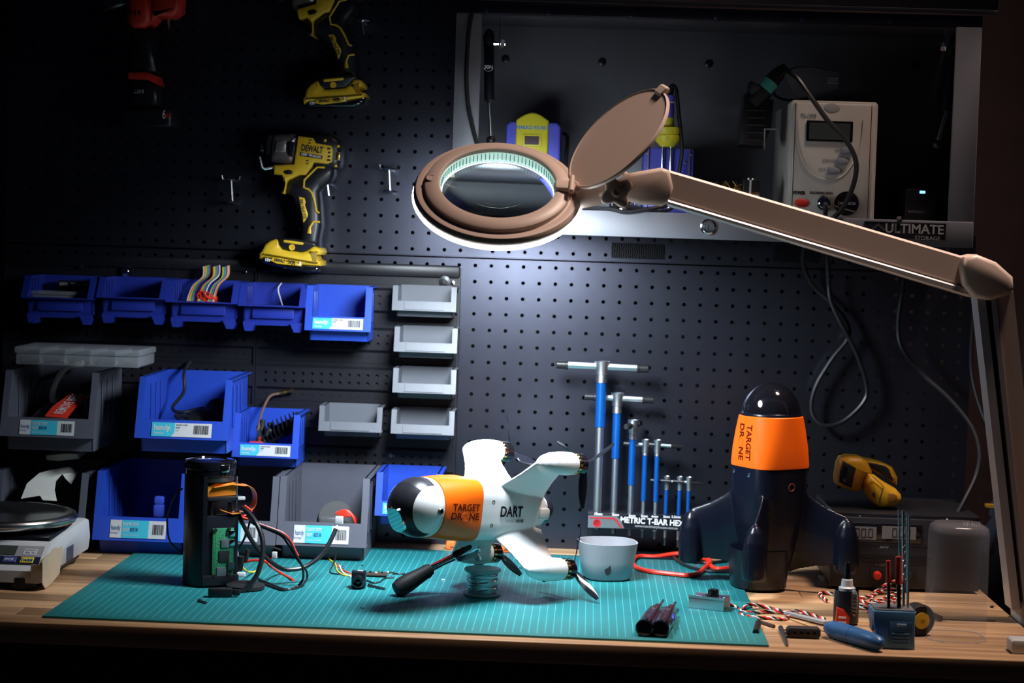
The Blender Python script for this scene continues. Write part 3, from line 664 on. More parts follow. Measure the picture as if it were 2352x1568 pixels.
SG = [((900, 711), (1047, 717), 657, 'topmost in the column of small light grey bins'), ((904, 806), (1049, 812), 752, 'second from the top in the column of small light grey bins'), ((901, 900), (1046, 906), 847, 'third from the top in the column of small light grey bins'), ((897, 995), (1042, 1000), 942, 'lowest in the column of small light grey bins'), ((731, 989), (876, 993), 933, 'small light grey bin standing apart, right of the blue connector bin')]
for bl, br, yt, lb_ in SG:
    tote(lb_ if lb_.startswith('small') else 'small light grey bin, ' + lb_, bl, br, 0, yt, -.085, lgrey_bin, .0145, .010, .010, 0, ribs=False, group=G4, post=.006)

# ---------------------------------------------------------------- things in the bins
def inbin(tb, fx, fy, fz):                            # fractions of the bin's inner box
    t, X, z, wd, d, H = tb
    return V((X + (fx - .5) * (wd - .016), -.018 - fy * (d - .03), z + .003 + fz * H))
# A1: clear box, pins, dark strip
c = inbin(A1, .46, .72, .30)
q = B(); q.rbox(c.x - .044, c.x + .044, c.y - .020, c.y + .018, c.z - .006, c.z + .012, .002); bx = q.obj('part_box', frost); tag(bx, 'small clear plastic box in the leftmost top-row bin', 'box')
q = B(); q.rbox(c.x - .045, c.x + .045, c.y - .0212, c.y + .0192, c.z + .012, c.z + .0185, .002); q.obj('lid', frost, bx)
for i, fx in enumerate((.36, .46)):
    p = inbin(A1, fx, .35, .3); q = B(); q.cyl((p.x, p.y, p.z), (p.x, p.y, p.z + .026), .0016, 8); q.ball((p.x, p.y, p.z + .026), .0016, 8, 4)
    tag(q.obj('metal_pin', steel), 'upright steel pin in the leftmost blue bin, ' + ('left' if i == 0 else 'right') + ' one of two', 'pin', 'steel pins')
p = inbin(A1, .68, .28, .3); q = B(); q.rbox(p.x - .036, p.x + .036, p.y - .008, p.y + .008, p.z, p.z + .034, .001); bx = q.obj('component_strip', chip); tag(bx, 'dark printed box standing behind the small clear box', 'box')
for i in range(4):
    q = B(); q.box(p.x - .033 + .018 * i, p.x - .020 + .018 * i, p.y - .0085, p.y - .008, p.z + .026, p.z + .031); q.obj('print', ink_grey, bx)
def tangle(name, label, c, r, m_, n=5, tr=.0011, flat=.5, cat='wire', seed=1, parent=None):
    random.seed(seed); q = B()
    for k in range(n):
        pts = []; ph = random.random() * 6
        for i in range(7):
            a = ph + i * 1.05; pts.append(V(c) + V((r * cos(a) * random.uniform(.5, 1), r * .6 * sin(a) * random.uniform(.5, 1), flat * r * (random.random() + .2 * sin(2 * a)))))
        q.tube(spl(pts, 5, True), tr, 6, 0, True)
    o = q.obj(name, m_, parent)
    return tag(o, label, cat) if parent is None else o
tangle('wire_coil', 'little tangle of red wire in the second top-row bin', inbin(A2, .66, .55, .28), .015, cable_red, 4, .0008, .8, seed=4)
# A3: ribbon cables
rc = [cable_white, mat('ribbon_orange', (.75, .2, .02), .45), cable_yellow, mat('ribbon_green', (.05, .3, .1), .45), cable_blue, mat('ribbon_brown', (.10, .04, .02), .45), cable_red]
for i in range(3):
    p = inbin(A3, .30 + .16 * i, .30, 1.0); e = inbin(A3, .20 + .17 * i, .86, .50)
    q = B()
    for k in range(6):
        o = V((.0018 * k * 1.1, 0, .0006 * k)); q.tube(spl([p + o + V((.006, .0, .018)), p + o + V((.006, -.005, .002)), (p + e) / 2 + o + V((-.001, 0, .004)), e + o, e + o + V((-.002, -.004, -.02))], 5), .00105, 5, k)
    tag(q.obj('ribbon_cable', [rc[(k + i) % 6] for k in range(6)]), ('left', 'middle', 'right')[i] + ' rainbow ribbon cable of three in the blue bin', 'cable', 'rainbow ribbon cables')
tangle('wire_coil', 'coil of red wire in front of the rainbow ribbon cables', inbin(A3, .52, .82, .40), .018, cable_red, 6, .0013, .9, seed=9)
q = B(); q.tube(spl([inbin(A4, .50, .1, .95), inbin(A4, .47, .3, .8), inbin(A4, .56, .5, .5), inbin(A4, .62, .7, .38)], 8), .0011, 6); tag(q.obj('wire', cable_white), 'single pale wire lying in a blue bin', 'wire')
# L1: black cable and pouch
q = B(); q.tube(spl([inbin(L1, .27, .02, 1.1), inbin(L1, .25, .2, .95), inbin(L1, .28, .3, .7), inbin(L1, .20, .5, .5), inbin(L1, .34, .6, .45), inbin(L1, .6, .5, .5), inbin(L1, .62, .7, .4), inbin(L1, .3, .72, .42), inbin(L1, .55, .85, .32)], 8), .0028, 8)
tag(q.obj('cable', cable_black), 'black cable hanging over the rim of the large blue tote', 'cable')
p = inbin(L1, .62, .55, .27); q = B(); q.ball(p, .036, 18, 10, (1, 1.3, .75)); q.ball(p + V((.014, .03, .012)), .026, 14, 8, (.9, .9, 1.1)); tag(q.obj('cloth_pouch', rubber), 'black pouch at the bottom of the large blue tote', 'pouch')
# B2: connectors, heatsink, coax lead, red plug
p = inbin(B2, .66, .62, .62); mx = Matrix.Translation(p) @ Matrix.Rotation(rad(-25), 4, 'Y') @ Matrix.Rotation(rad(35), 4, 'X')
hs = B(); hs.box(-.030, .030, -.016, .016, -.005, 0, 0, mx); ho = hs.obj('heatsink', satin_black); tag(ho, 'black finned heatsink lying in the blue connector bin', 'heatsink')
for i in range(9):
    q = B(); q.box(-.029 + i * .007, -.0275 + i * .007, -.016, .016, 0, .011, 0, mx); q.obj('fin', satin_black, ho)
q = B(); q.box(-.034, -.028, -.014, .016, -.004, .013, 0, mx); q.obj('bracket', brass, ho)
for i, (fx, fy, fz, rz) in enumerate(((.30, .55, .55, .1), (.38, .72, .42, .5), (.50, .5, .50, -.3), (.86, .6, .75, .6))):
    p = inbin(B2, fx, fy, fz); q = B(); mx = Matrix.Translation(p) @ Matrix.Rotation(rz, 4, 'Y'); q.lathe([(.005, 0), (.0065, .003), (.0065, .014), (.0045, .018), (.0045, .034), (.003, .036)], (0, 0, -.016), n=12, mx=mx)
    tag(q.obj('connector', rubber), ('black plug upright at the left', 'black plug leaning at the front', 'black plug in the middle', 'black plug at the right rim')[i] + ' of the connector bin', 'plug', 'black plugs in the connector bin')
q = B(); q.tube(spl([inbin(B2, .52, .0, 1.25), inbin(B2, .36, .2, 1.18), inbin(B2, .26, .5, .8), inbin(B2, .28, .75, .45), inbin(B2, .42, .9, .28)], 8), .0021, 8); cx_ = q.obj('antenna_lead', mat('coax_brown', (.12, .07, .05), .45)); tag(cx_, 'brown antenna lead with a gold tip leaving the connector bin', 'cable')
e = inbin(B2, .52, .0, 1.25); q = B(); q.lathe([(.0024, 0), (.0034, .002), (.0034, .010), (.0028, .011), (.0028, .018), (.0036, .019), (.0036, .024)], e, (.9, -.15, .25), 12); q.obj('gold_tip', brass, cx_)
p = inbin(B2, .26, .88, .26); q = B(); q.rbox(p.x - .011, p.x + .011, p.y - .006, p.y + .006, p.z, p.z + .012, .002); tag(q.obj('plug', red_tool), 'red plug at the front of the connector bin', 'plug')
# g1: white tubes, grey pouch, red strap, white disc
q = B(); 
for k in range(2): q.tube(spl([inbin(g1, .55, .1, 1.0 - .02 * k), inbin(g1, .38 - .02 * k, .25, .92), inbin(g1, .30 + .01 * k, .45, .66), inbin(g1, .37 + .02 * k, .55, .42)], 8), .0042, 8)
tag(q.obj('tubing', cable_white), 'white tubing curled in the upper dark grey tote', 'tubing')
p = inbin(g1, .36, .74, .30); q = B(); q.add([p + V(v) for v in ((-.036, -.02, -.006), (.03, -.025, -.006), (.045, .02, .020), (-.01, .024, .022), (-.03, -.016, -.001), (.032, -.020, .000), (.043, .018, .025), (-.008, .022, .027))], [(0, 1, 2, 3), (7, 6, 5, 4), (0, 4, 5, 1), (1, 5, 6, 2), (2, 6, 7, 3), (3, 7, 4, 0)]); tag(q.obj('foil_pouch', mat('grey_foil', (.09, .11, .13), .35, .3)), 'flat grey pouch under the red strap', 'pouch')
p0, p1 = at(128, 958, -.196), at(184, 902, -.165); wv = (at(157, 950, -.19) - at(106, 946, -.19)) / 2; dv = p1 - p0
q = B(); rows = []
for i in range(7):
    t_ = i / 6; c = p0 + dv * t_ + V((0, .0, .003 * sin(t_ * 5))); n_ = dv.cross(wv).normalized() * .0012; rows.append([c - wv, c + wv, c + wv + n_, c - wv + n_])
q.loft(rows); st = q.obj('strap', red_tool); tag(st, 'red strap lettered REMOVE BEFO lying in the dark grey tote', 'strap')
un, vn = dv.normalized(), wv.normalized(); nn = un.cross(vn); s0 = -1 if nn.y > 0 else 1
text('REMOVE BEFO', .0215, (0, 0, 0), ink_white, st, bold=.0001, fit=.044, wrap=lambda p: p0 + dv * .54 + un * p.x - vn * (p.y * 1.0) + V((0, -.0028, .001)))
p = inbin(g1, .90, .78, .50); q = B(); q.lathe([(.0005, 0), (.020, 0), (.022, .002), (.020, .004), (.0005, .004)], p, (.96, -.25, .1), 28); tag(q.obj('plastic_disc', white_pl), 'white plastic disc on edge in the upper grey tote', 'disc')
# g2: torn card
p = inbin(g2, .52, .6, .62)
cardm = mat('pale_card', (.55, .54, .50), .6, 0, .08, 30)
cw = [at(x, y_, Y) for x, y_, Y in ((48, 1145, -.20), (62, 1110, -.19), (90, 1086, -.17), (120, 1078, -.15), (160, 1072, -.12), (178, 1085, -.12), (163, 1112, -.15), (150, 1098, -.17), (143, 1088, -.18), (128, 1105, -.19), (125, 1125, -.195), (130, 1150, -.20), (98, 1148, -.20), (92, 1138, -.20), (78, 1140, -.20))]
n = len(cw); q = B(); q.add(cw + [c + V((0, .0015, .0)) for c in cw], [tuple(range(n)), tuple(range(2 * n - 1, n - 1, -1))] + [(i, n + i, n + (i + 1) % n, (i + 1) % n) for i in range(n)])
tag(q.obj('torn_card', cardm), 'torn pale card sticking out of the tote behind the scale', 'card')
cw = [at(x, y_, -.13) for x, y_ in ((105, 1046), (150, 1042), (178, 1042), (181, 1053), (135, 1058), (108, 1056))]; n = 6
q = B(); q.add(cw + [c + V((0, .05, .004)) for c in cw], [tuple(range(n)), tuple(range(2 * n - 1, n - 1, -1))] + [(i, n + i, n + (i + 1) % n, (i + 1) % n) for i in range(n)]); tag(q.obj('card_flap', cardm), 'pale card flap above the torn card in the lower grey tote', 'card')
# L2: blue battery plug
p = at(366, 1165, -.17); q = B(); q.tube(spl([p + V((-.004, .01, -.07)), p + V((-.005, .002, -.04)), p + V((-.004, 0, -.012))], 6), .003, 8); q.tube(spl([p + V((.006, .01, -.07)), p + V((.005, .002, -.04)), p + V((.004, 0, -.012))], 6), .003, 8, 1)
pg = q.obj('plug_lead', [cable_red, cable_black]); tag(pg, 'red and black lead with a blue plug standing in the blue tote', 'plug')
q = B(); q.rbox(p.x - .008, p.x + .008, p.y - .006, p.y + .006, p.z - .014, p.z + .005, .002); q.rbox(p.x - .0072, p.x + .0072, p.y - .0052, p.y + .0052, p.z + .005, p.z + .017, .002); q.obj('plug_body', mat('plug_blue', (.04, .08, .5), .3), pg)
# g4: drum and red wire coil
p = at(770, 1198, -.15); q = B(); q.lathe([(.006, 0), (.028, 0), (.028, .004), (.022, .005), (.022, .014), (.028, .015), (.028, .019), (.006, .019)], p, (.25, -.9, .35), 32); tag(q.obj('cable_drum', rubber), 'black drum on edge in the grey tote left of the drone', 'drum')
q = B()
for k in range(5): q.tube(spl([p + V((.004 + .002 * k, -.03, .018 - .0015 * k)), p + V((.022 + .002 * k, -.03, .022 - .002 * k)), p + V((.034, -.032 + .002 * k, .004)), p + V((.034 - .002 * k, -.032, -.018))], 6), .0017, 6)
tag(q.obj('wire_bundle', cable_red), 'bundle of red wires beside the black drum', 'wire')
p2 = p + V((.0, -.034, .004)); q = B(); q.rbox(p2.x - .02, p2.x + .006, p2.y - .004, p2.y + .004, p2.z - .012, p2.z + .008, .002); tag(q.obj('component', shield_grey), 'grey metal component in front of the black drum', 'component')
tangle('wire_coil', 'red wires lying in the tote behind the electronics stack', at(556, 1192, -.16), .02, cable_red, 4, .0012, .4, seed=12)
# clear organiser on the upper grey tote
a, b_ = at(32, 836, -.20), at(322, 838, -.20); z0 = a.z; z1 = at(100, 797, -.20).z
org = thing('organiser_box', 'clear compartment box lying across the upper dark grey tote', 'box', ((a.x + b_.x) / 2, -.13, z0))
q = B(); q.rbox(a.x + .002, b_.x - .003, -.198, -.09, z0, z0 + (z1 - z0) * .62, .002); q.obj('tray', frost, org)
q = B(); q.rbox(a.x, b_.x - .001, -.20, -.088, z0 + (z1 - z0) * .62, z1, .002); q.obj('lid', frost, org)
for i in range(1, 5):
    x = a.x + (b_.x - a.x) * i / 5; q = B(); q.box(x - .0008, x + .0008, -.197, -.092, z0 + .002, z1 - .003); q.obj('divider', frost, org)
random.seed(5)
for i in range(34):
    x = random.uniform(a.x + .01, b_.x - .012); q = B(); q.lathe([(.0018, 0), (.0018, .002), (.001, .002), (.001, .006)], (x, random.uniform(-.195, -.16), z0 + .003), (random.uniform(-1, 1), random.uniform(-.5, .5), 1), 8)
    if i % 2 == 0: tag(q.obj('brass_insert', brass), 'tiny brass fastener inside the clear compartment box', 'fastener', 'brass fasteners in the clear box')
# ================================================================ things in the wall cabinet
FZ = lipt - .004
blue_stn = mat('station_blue', (.10, .11, .62), .42, 0, .06, 40)
yel_stn = mat('station_yellow', (.62, .56, .03), .42, 0, .05, 40)
# blue and yellow soldering station
YS = -.19
a, b_ = at(1162, 300, YS), at(1288, 300, YS); zt = at(1225, 262, YS).z
stn = thing('soldering_station', 'blue and yellow soldering station behind the magnifier ring', 'soldering station', ((a.x + b_.x) / 2, -.12, FZ))
zs = at(1225, 280, YS).z
q = B(); q.prism([(a.x, FZ), (b_.x, FZ), (b_.x, zs - .006), (b_.x - .006, zs), (a.x + .006, zs), (a.x, zs - .006)], YS, -.06, 'y', .004); bd = q.obj('case', blue_stn, stn, 45)
yl, yr = at(1185, 300, YS).x, at(1260, 300, YS).x
q = B(); q.prism([(yl, FZ + .002), (yr, FZ + .002), (yr, zs + .002)] + [(yl + (yr - yl) * (1 - i / 8), zs + .002 + (zt - zs) * sin(pi * i / 8)) for i in range(1, 8)] + [(yl, zs + .002)], YS - .006, -.07, 'y', .003); fc = q.obj('front_panel', yel_stn, stn, 45)
xm = (yl + yr) / 2; zz = at(1225, 318, YS).z
q = B(); q.rbox(xm - .014, xm + .014, YS - .0085, YS - .004, zz - .012, zz + .006, .0015); q.obj('display_frame', yel_stn, fc)
q = B(); q.box(xm - .0105, xm + .0105, YS - .0092, YS - .008, zz - .0095, zz + .003); q.obj('display', mat('dark_red_display', (.05, .02, .03), .25), fc)
zz = at(1222, 294, YS).z; text('HAKKO FX-951', .0068, (xm, YS - .0064, zz), ink_blue, fc, bold=.0003, sx=1.0)
q = B(); q.cyl((yl + .02, YS - .006, FZ + .02), (yl + .02, YS - .012, FZ + .02), .008, 20); q.obj('socket', ink, fc)
q = B(); q.tube(spl([(b_.x + .004, -.09, zs - .01), (b_.x + .010, -.14, zs - .02), (b_.x + .009, -.17, zs - .06), (b_.x + .012, -.17, FZ + .004), (b_.x + .05, -.18, FZ + .004)], 8), .003, 8); tag(q.obj('cable', cable_black), 'black cable behind the right side of the blue soldering station', 'cable')
# iron stand
YI = -.20
a, b_ = at(1478, 400, YI), at(1592, 400, YI); zt = at(1535, 340, YI).z; cx = at(1533, 300, YI).x
istd = thing('iron_stand', 'blue soldering iron stand with a yellow cup behind the lid', 'iron stand', (cx, -.17, FZ))
q = B(); q.rbox(a.x, b_.x, YI, -.10, FZ, zt, .002); q.obj('stand_block', blue_stn, istd)
for x in (a.x + .006, b_.x - .006):
    q = B(); q.box(x - .001, x + .001, YI - .003, YI, FZ, zt); q.obj('edge_rail', steel, istd)
for x in (cx - .006, cx + .006):
    q = B(); q.cyl((x, YI - .006, FZ + .01), (x, YI - .006, zt + .006), .0022, 8); q.obj('post', chrome, istd)
for x, z in ((a.x + .004, zt - .008), (b_.x - .004, zt - .008), (b_.x - .012, zt - .02)):
    q = B(); q.lathe([(.002, 0), (.0018, .0012), (.0005, .0014)], (x, YI, z), (0, -1, 0), 10); q.obj('screw', chrome, istd)
zc0, zc1, zc2 = at(1533, 338, YI).z, at(1533, 296, YI).z, at(1533, 276, YI).z
q = B(); q.lathe([(.010, 0), (.016, .006), (.0185, .010), (.0185, .016), (.0165, .017), (.0185, .020), (.018, .028), (.014, .028), (.012, .018), (.006, .016)], (cx, YI - .012, zc0), (0, 0, 1), 28); q.lathe([(.0085, 0), (.0085, .030), (.007, .030), (.007, 0)], (cx, YI - .012, zc0 + .012), (0, 0, 1), 20); q.obj('cup', yel_stn, istd, 45)
zi1 = at(1537, 205, YI).z
q = B(); q.lathe([(.0055, 0), (.0065, .006), (.0065, .016), (.0075, .018), (.0075, .034), (.0066, .036), (.0070, .044), (.0078, .046), (.0072, .052)], (cx, YI - .012, zc1 - .004), (.03, 0, 1), 18)
iron = thing('soldering_iron', 'blue soldering iron standing in the yellow cup', 'soldering iron', (cx, YI - .012, zc1))
q.obj('iron_grip', blue_stn, iron)
q = B(); q.lathe([(.0076, 0), (.0076, .0015)], (cx + .0015, YI - .012, zc1 + .037), (.03, 0, 1), 18); q.obj('ring', cable_white, iron)
q = B(); q.tube(spl([(cx + .002, YI - .012, zc1 + .046), (cx + .004, YI - .012, zc1 + .060), (cx + .010, YI - .014, zc1 + .056), (cx + .015, YI - .016, zc1 + .02), (cx + .021, YI - .018, zc0), (cx + .019, YI - .018, zc0 - .03), (cx + .008, YI - .018, FZ + .01), (cx - .06, YI - .03, FZ + .012), (cx - .085, YI - .04, FZ + .006)], 8), [.0042] * 12 + [.003] * 53, 8); q.obj('cord', cable_black, iron)
# tin and cables at the front of the cabinet floor
p = at(1432, 470, -.235); q = B(); q.lathe([(.020, 0), (.020, .018), (.0215, .019), (.0215, .022), (.019, .022), (.018, .004), (.0005, .004)], (p.x, -.21, FZ), (0, 0, 1), 28); tag(q.obj('solder_tin', chrome), 'small shiny tin on the cabinet floor behind the knob', 'tin')
q = B(); q.tube(spl([at(1340, 478, -.245), at(1400, 480, -.262), at(1440, 487, -.266), at(1500, 478, -.262), at(1540, 470, -.24)], 8), .003, 8); tag(q.obj('cable', cable_black), 'black cable draped over the lip of the wall cabinet', 'cable')
# grey soldering station
YT2 = -.248
P_ = lambda u_, v_, Y=YT2: at(1640 + u_ / 2.6138, v_ / 2.6138, Y)
fl_, fr_, ft_, fb_ = P_(470, 900).x, P_(965, 900).x, P_(700, 620).z, FZ
ts = thing('soldering_station', 'beige digital soldering station with a red power button', 'soldering station', ((fl_ + fr_) / 2, -.14, FZ))
q = B(); q.rbox(fl_ - .004, fr_ + .004, YT2 + .006, -.03, FZ, ft_ + .004, .004); q.obj('case', beige, ts)
q = B(); q.rbox(fl_, fr_, YT2, YT2 + .012, FZ + .001, ft_, .0025); fp = q.obj('front_panel', beige, ts)
for x in (fl_ + .0025, fr_ - .0065):
    q = B(); q.box(x - .0004, x + .0004, YT2 - .0003, YT2, FZ + .002, ft_ - .001); q.obj('panel_seam', ink, fp)
q = B(); arc = [P_(u_, v_, YT2 - .0005) for u_, v_ in ((497, 720), (500, 820), (520, 930), (560, 1010), (620, 1060), (695, 1080), (765, 1060), (820, 1005), (865, 920), (888, 820), (895, 720))]; q.tube(spl(arc, 5), .0008, 6); q.obj('panel_arc', beige, fp)
a, b_ = P_(556, 722), P_(830, 856); q = B(); q.rbox(a.x, b_.x, YT2 - .002, YT2, b_.z, a.z, .0012); dp = q.obj('display', gloss_black, fp)
a, b_ = P_(572, 735), P_(815, 842); q = B(); q.box(a.x, b_.x, YT2 - .0024, YT2 - .002, b_.z, a.z); q.obj('lcd', mat('lcd_dark', (.05, .06, .06), .3), dp)
keyg = mat('key_grey', (.20, .22, .26), .45)
for (u_, v_, s_, us) in ((795, 907, 'UP', 742), (768, 970, 'DOWN', 692), (717, 1025, '°C/F', 650)):
    a = P_(u_ - 34, v_); k = .0056
    q = B(); q.prism([(a.x, a.z - k), (a.x + .007, a.z - k)] + [(a.x + .007 + .0105 * cos(t * pi / 8 - pi / 2), a.z + k * sin(t * pi / 8 - pi / 2)) for t in range(1, 8)] + [(a.x + .007, a.z + k), (a.x, a.z + k)], YT2 - .003, YT2, 'y', .001); q.obj('button', keyg, fp)
    c = P_(us, v_ - 8); text(s_, .0058, (c.x, YT2 - .0004, c.z), ink_grey, fp, bold=.0001)
c = P_(568, 694); text('TS-1390', .0080, (c.x, YT2 - .0004, c.z), ink_grey, fp, bold=.0001, fit=.0225)
c = P_(510, 1158); text('POWER', .0068, (c.x, YT2 - .0004, c.z), ink, fp, bold=.0003, fit=.0172)
c = P_(643, 1160); text('SOLDERING IRON', .0052, (c.x, YT2 - .0004, c.z), ink, fp, bold=.0001, fit=.0325)
c = P_(525, 1218); q = B(); q.ball((c.x, YT2 - .001, c.z), .0105, 20, 8, (1, .28, .62)); q.obj('power_button', red_tool, fp)
c = P_(652, 1222); q = B(); q.lathe([(.0118, 0), (.0118, .003), (.010, .006), (.0095, .012), (.007, .013), (.0065, .02)], (c.x, YT2, c.z), (0, -1, 0), 24); q.obj('socket', chrome, fp)
c2 = P_(795, 1222); q = B(); q.lathe([(.0175, 0), (.0175, .001), (.0165, .0014)], (c2.x, YT2 - .0002, c2.z), (0, -1, 0), 32); stk = q.obj('round_sticker', gloss_black, fp)
text('DIGITECH', .0055, (c2.x, YT2 - .0018, c2.z), ink_grey, stk, bold=.0001)
c = P_(708, 648); q = B(); q.ball((c.x, YT2, c.z), .012, 20, 8, (1, .06, .6)); q.obj('oval_sticker', mat('grey_sticker', (.42, .41, .40), .5), fp)
# iron holder clipped on the left side
hd_ = thing('iron_holder', 'black iron holder clipped to the left side of the beige station', 'iron holder', (P_(240, 860).x, -.2, P_(240, 880).z))
q = B(); q.prism(pl([(185, 560), (360, 600), (345, 760), (300, 885), (150, 868)], -.225, (1640, 0), 2.6138), -.225, -.17, 'y', .003); q.obj('holder_body', black_plastic, hd_)
for k in range(5):
    q = B(); a, b_ = P_(195, 655 + 45 * k, -.228), P_(320 - 6 * k, 668 + 45 * k, -.228); q.rbox(a.x, b_.x, -.2285, -.224, b_.z, a.z, .0006); q.obj('holder_rib', rubber, hd_)
q = B(); q.lathe([(.014, 0), (.019, .012), (.019, .018), (.016, .019), (.012, .004)], P_(245, 590, -.21), (.45, -.1, .85), 24); q.obj('holder_cup', rubber, hd_)
q = B(); q.tube([P_(380, 775, -.215), P_(305, 775, -.235), P_(303, 885, -.235), P_(296, 895, -.235)], .0014, 8); q.obj('wire_clip', steel, hd_)
si = thing('soldering_iron', 'black soldering iron with a green band in the side holder', 'soldering iron', P_(300, 540, -.22))
ax_ = (P_(360, 450, -.22) - P_(285, 540, -.22)).normalized(); base = P_(262, 590, -.222); Lg = (P_(345, 460, -.22) - base).length
grn = mat('grip_green', (.06, .36, .30), .5)
q = B(); q.lathe([(.010, -.01), (.011, .016)], base, ax_, 18); q.obj('grip_lower', rubber, si)
q = B(); q.lathe([(.0112, .016), (.0116, Lg - .006)], base, ax_, 18); q.obj('grip_band', grn, si)
q = B(); q.lathe([(.0116, Lg - .006), (.0105, Lg + .008), (.007, Lg + .018), (.004, Lg + .024)], base, ax_, 18); q.obj('grip_upper', rubber, si)
e = base + ax_ * (Lg + .022)
q = B(); q.tube(spl([e, P_(440, 425, -.23), P_(500, 470, -.25), P_(580, 580, -.262), P_(680, 720, -.266), P_(790, 840, -.266), P_(850, 960, -.266), P_(845, 1080, -.266), P_(790, 1220, -.268), P_(720, 1305, -.266), P_(600, 1400, -.266), at(1850, 560, -.10), at(1845, 605, -.05), at(1866, 655, -.03), at(1908, 695, -.03), at(1942, 735, -.03), at(1948, 775, -.03), at(1910, 825, -.03), at(1872, 890, -.03), at(1864, 945, -.03), at(1890, 976, -.035), at(1935, 968, -.035), at(1982, 925, -.035), at(1990, 885, -.035), at(1966, 810, -.04), at(1930, 740, -.045), at(1908, 690, -.045), at(1903, 640, -.045), at(1900, 570, -.09), P_(675, 1420, -.264), P_(668, 1300, -.268), (P_(660, 1240).x, YT2 - .022, P_(660, 1240).z), (P_(652, 1222).x, YT2 - .016, P_(652, 1222).z)], 8), .0036, 8); q.obj('cord', cable_black, si)
# safety glasses on top of the station
gz = ft_ + .004
sg = thing('safety_glasses', 'clear safety glasses lying on top of the beige station', 'glasses', (P_(620, 560).x, -.20, gz))
lens = mat('clear_lens', (.30, .32, .36), .05, 0, .02, 20, alpha=.10, spec=.8)
def gsheet(pts, d, th=.0016):
    n = len(pts); q = B(); c = [P_(u_, v_, -.23) for u_, v_ in pts]; q.add(c + [p + V(d) for p in c], [tuple(range(n)), tuple(range(2 * n - 1, n - 1, -1))] + [(i, n + i, n + (i + 1) % n, (i + 1) % n) for i in range(n)]); return q
gsheet([(430, 440), (500, 402), (600, 405), (755, 440), (745, 540), (600, 575), (510, 588), (462, 560)], (0, .006, .001)).obj('lens', lens, sg)
q = B(); q.tube([P_(u_, v_, -.231) for u_, v_ in ((400, 450), (440, 420), (500, 402), (600, 405), (755, 438))], .0014, 6); q.tube([P_(u_, v_, -.231) for u_, v_ in ((430, 480), (462, 560), (510, 588), (600, 575), (745, 540))], .001, 6); q.obj('rim', rubber, sg)
for k in range(3):
    q = B(); a = P_(680, 470 + 14 * k, -.2325); q.rbox(a.x, a.x + .016, -.233, -.2318, a.z - .001, a.z + .0012, .0004); q.obj('side_vent', frost, sg)
q = B(); q.tube(spl([P_(400, 470, -.22), P_(360, 560, -.2), P_(440, 600, -.14), P_(600, 590, -.1)], 6), .002, 6); q.obj('temple', rubber, sg)
# brass wool and battery
p = P_(100, 1100, -.22); random.seed(2)
q = B(); c = V((p.x, -.20, FZ + .034))
for k in range(90):
    r = .018; a = [random.uniform(-1, 1) for _ in range(6)]; pts = [c + V((a[0] * r * 1.4, a[1] * r, a[2] * r * .8)) + V((cos(t * 1.6 + a[3] * 5), sin(t * 1.6 + a[4] * 5), cos(t * 2.1 + a[5] * 5))) * .0055 for t in range(5)]
    q.tube(pts, .0005, 3)
w_t = q.obj('brass_wool', brass); tag(w_t, 'golden brass wool ball behind the lamp arm', 'brass wool', None, 'stuff')
q = B(); q.lathe([(.022, 0), (.024, .003), (.024, .024), (.0225, .024), (.022, .004), (.0005, .004)], (c.x, c.y, FZ), (0, 0, 1), 24); tag(q.obj('wool_tin', dsteel), 'round tin under the brass wool', 'tin')
a, b_ = P_(176, 1075, -.225), P_(272, 1200, -.225)
bat = thing('battery', 'black and white nine volt battery beside the beige station', 'battery', ((a.x + b_.x) / 2, -.215, FZ))
zt = at(1728, 413, -.225).z
q = B(); q.rbox(a.x, b_.x, -.225, -.208, FZ, zt - .019, .001); bw = q.obj('sleeve', paper_white, bat)
q = B(); q.rbox(a.x, b_.x, -.225, -.208, zt - .0185, zt, .001); q.obj('cap', chip, bat)
q = B(); q.box(a.x, b_.x, -.2254, -.2075, zt - .0205, zt - .0175); q.obj('gold_stripe', brass, bat)
for x in (a.x + .009, b_.x - .009):
    q = B(); q.cyl((x, -.216, zt), (x, -.216, zt + .003), .003, 8); q.obj('terminal', chrome, bat)
q = B(); q.box(a.x + .009, a.x + .012, -.2257, -.225, FZ, zt); q.obj('white_band', paper_white, bat)
# dark box on the right of the cabinet, small blue light
a, b_ = P_(1150, 1130, -.22), P_(1340, 1270, -.22)
rb = thing('power_box', 'black box with a tiny blue light at the cabinet right', 'box', ((a.x + b_.x) / 2, -.18, FZ))
q = B(); q.rbox(a.x, b_.x, -.22, -.08, FZ, a.z, .003); q.obj('case', black_plastic, rb)
c = P_(1253, 1153, -.222); q = B(); q.rbox(c.x - .004, c.x + .004, -.2212, -.219, c.z - .002, c.z + .002, .0005); q.obj('status_light', mat('blue_led', (.2, .5, 1), .4, emit=2.2, ecol=(.2, .5, 1)), rb)
c, e = P_(1162, 1258, -.222), P_(1275, 1258, -.222); q = B(); q.rbox(c.x, e.x, -.2218, -.2195, c.z - .004, c.z, .001); q.obj('front_lip', dsteel, rb)
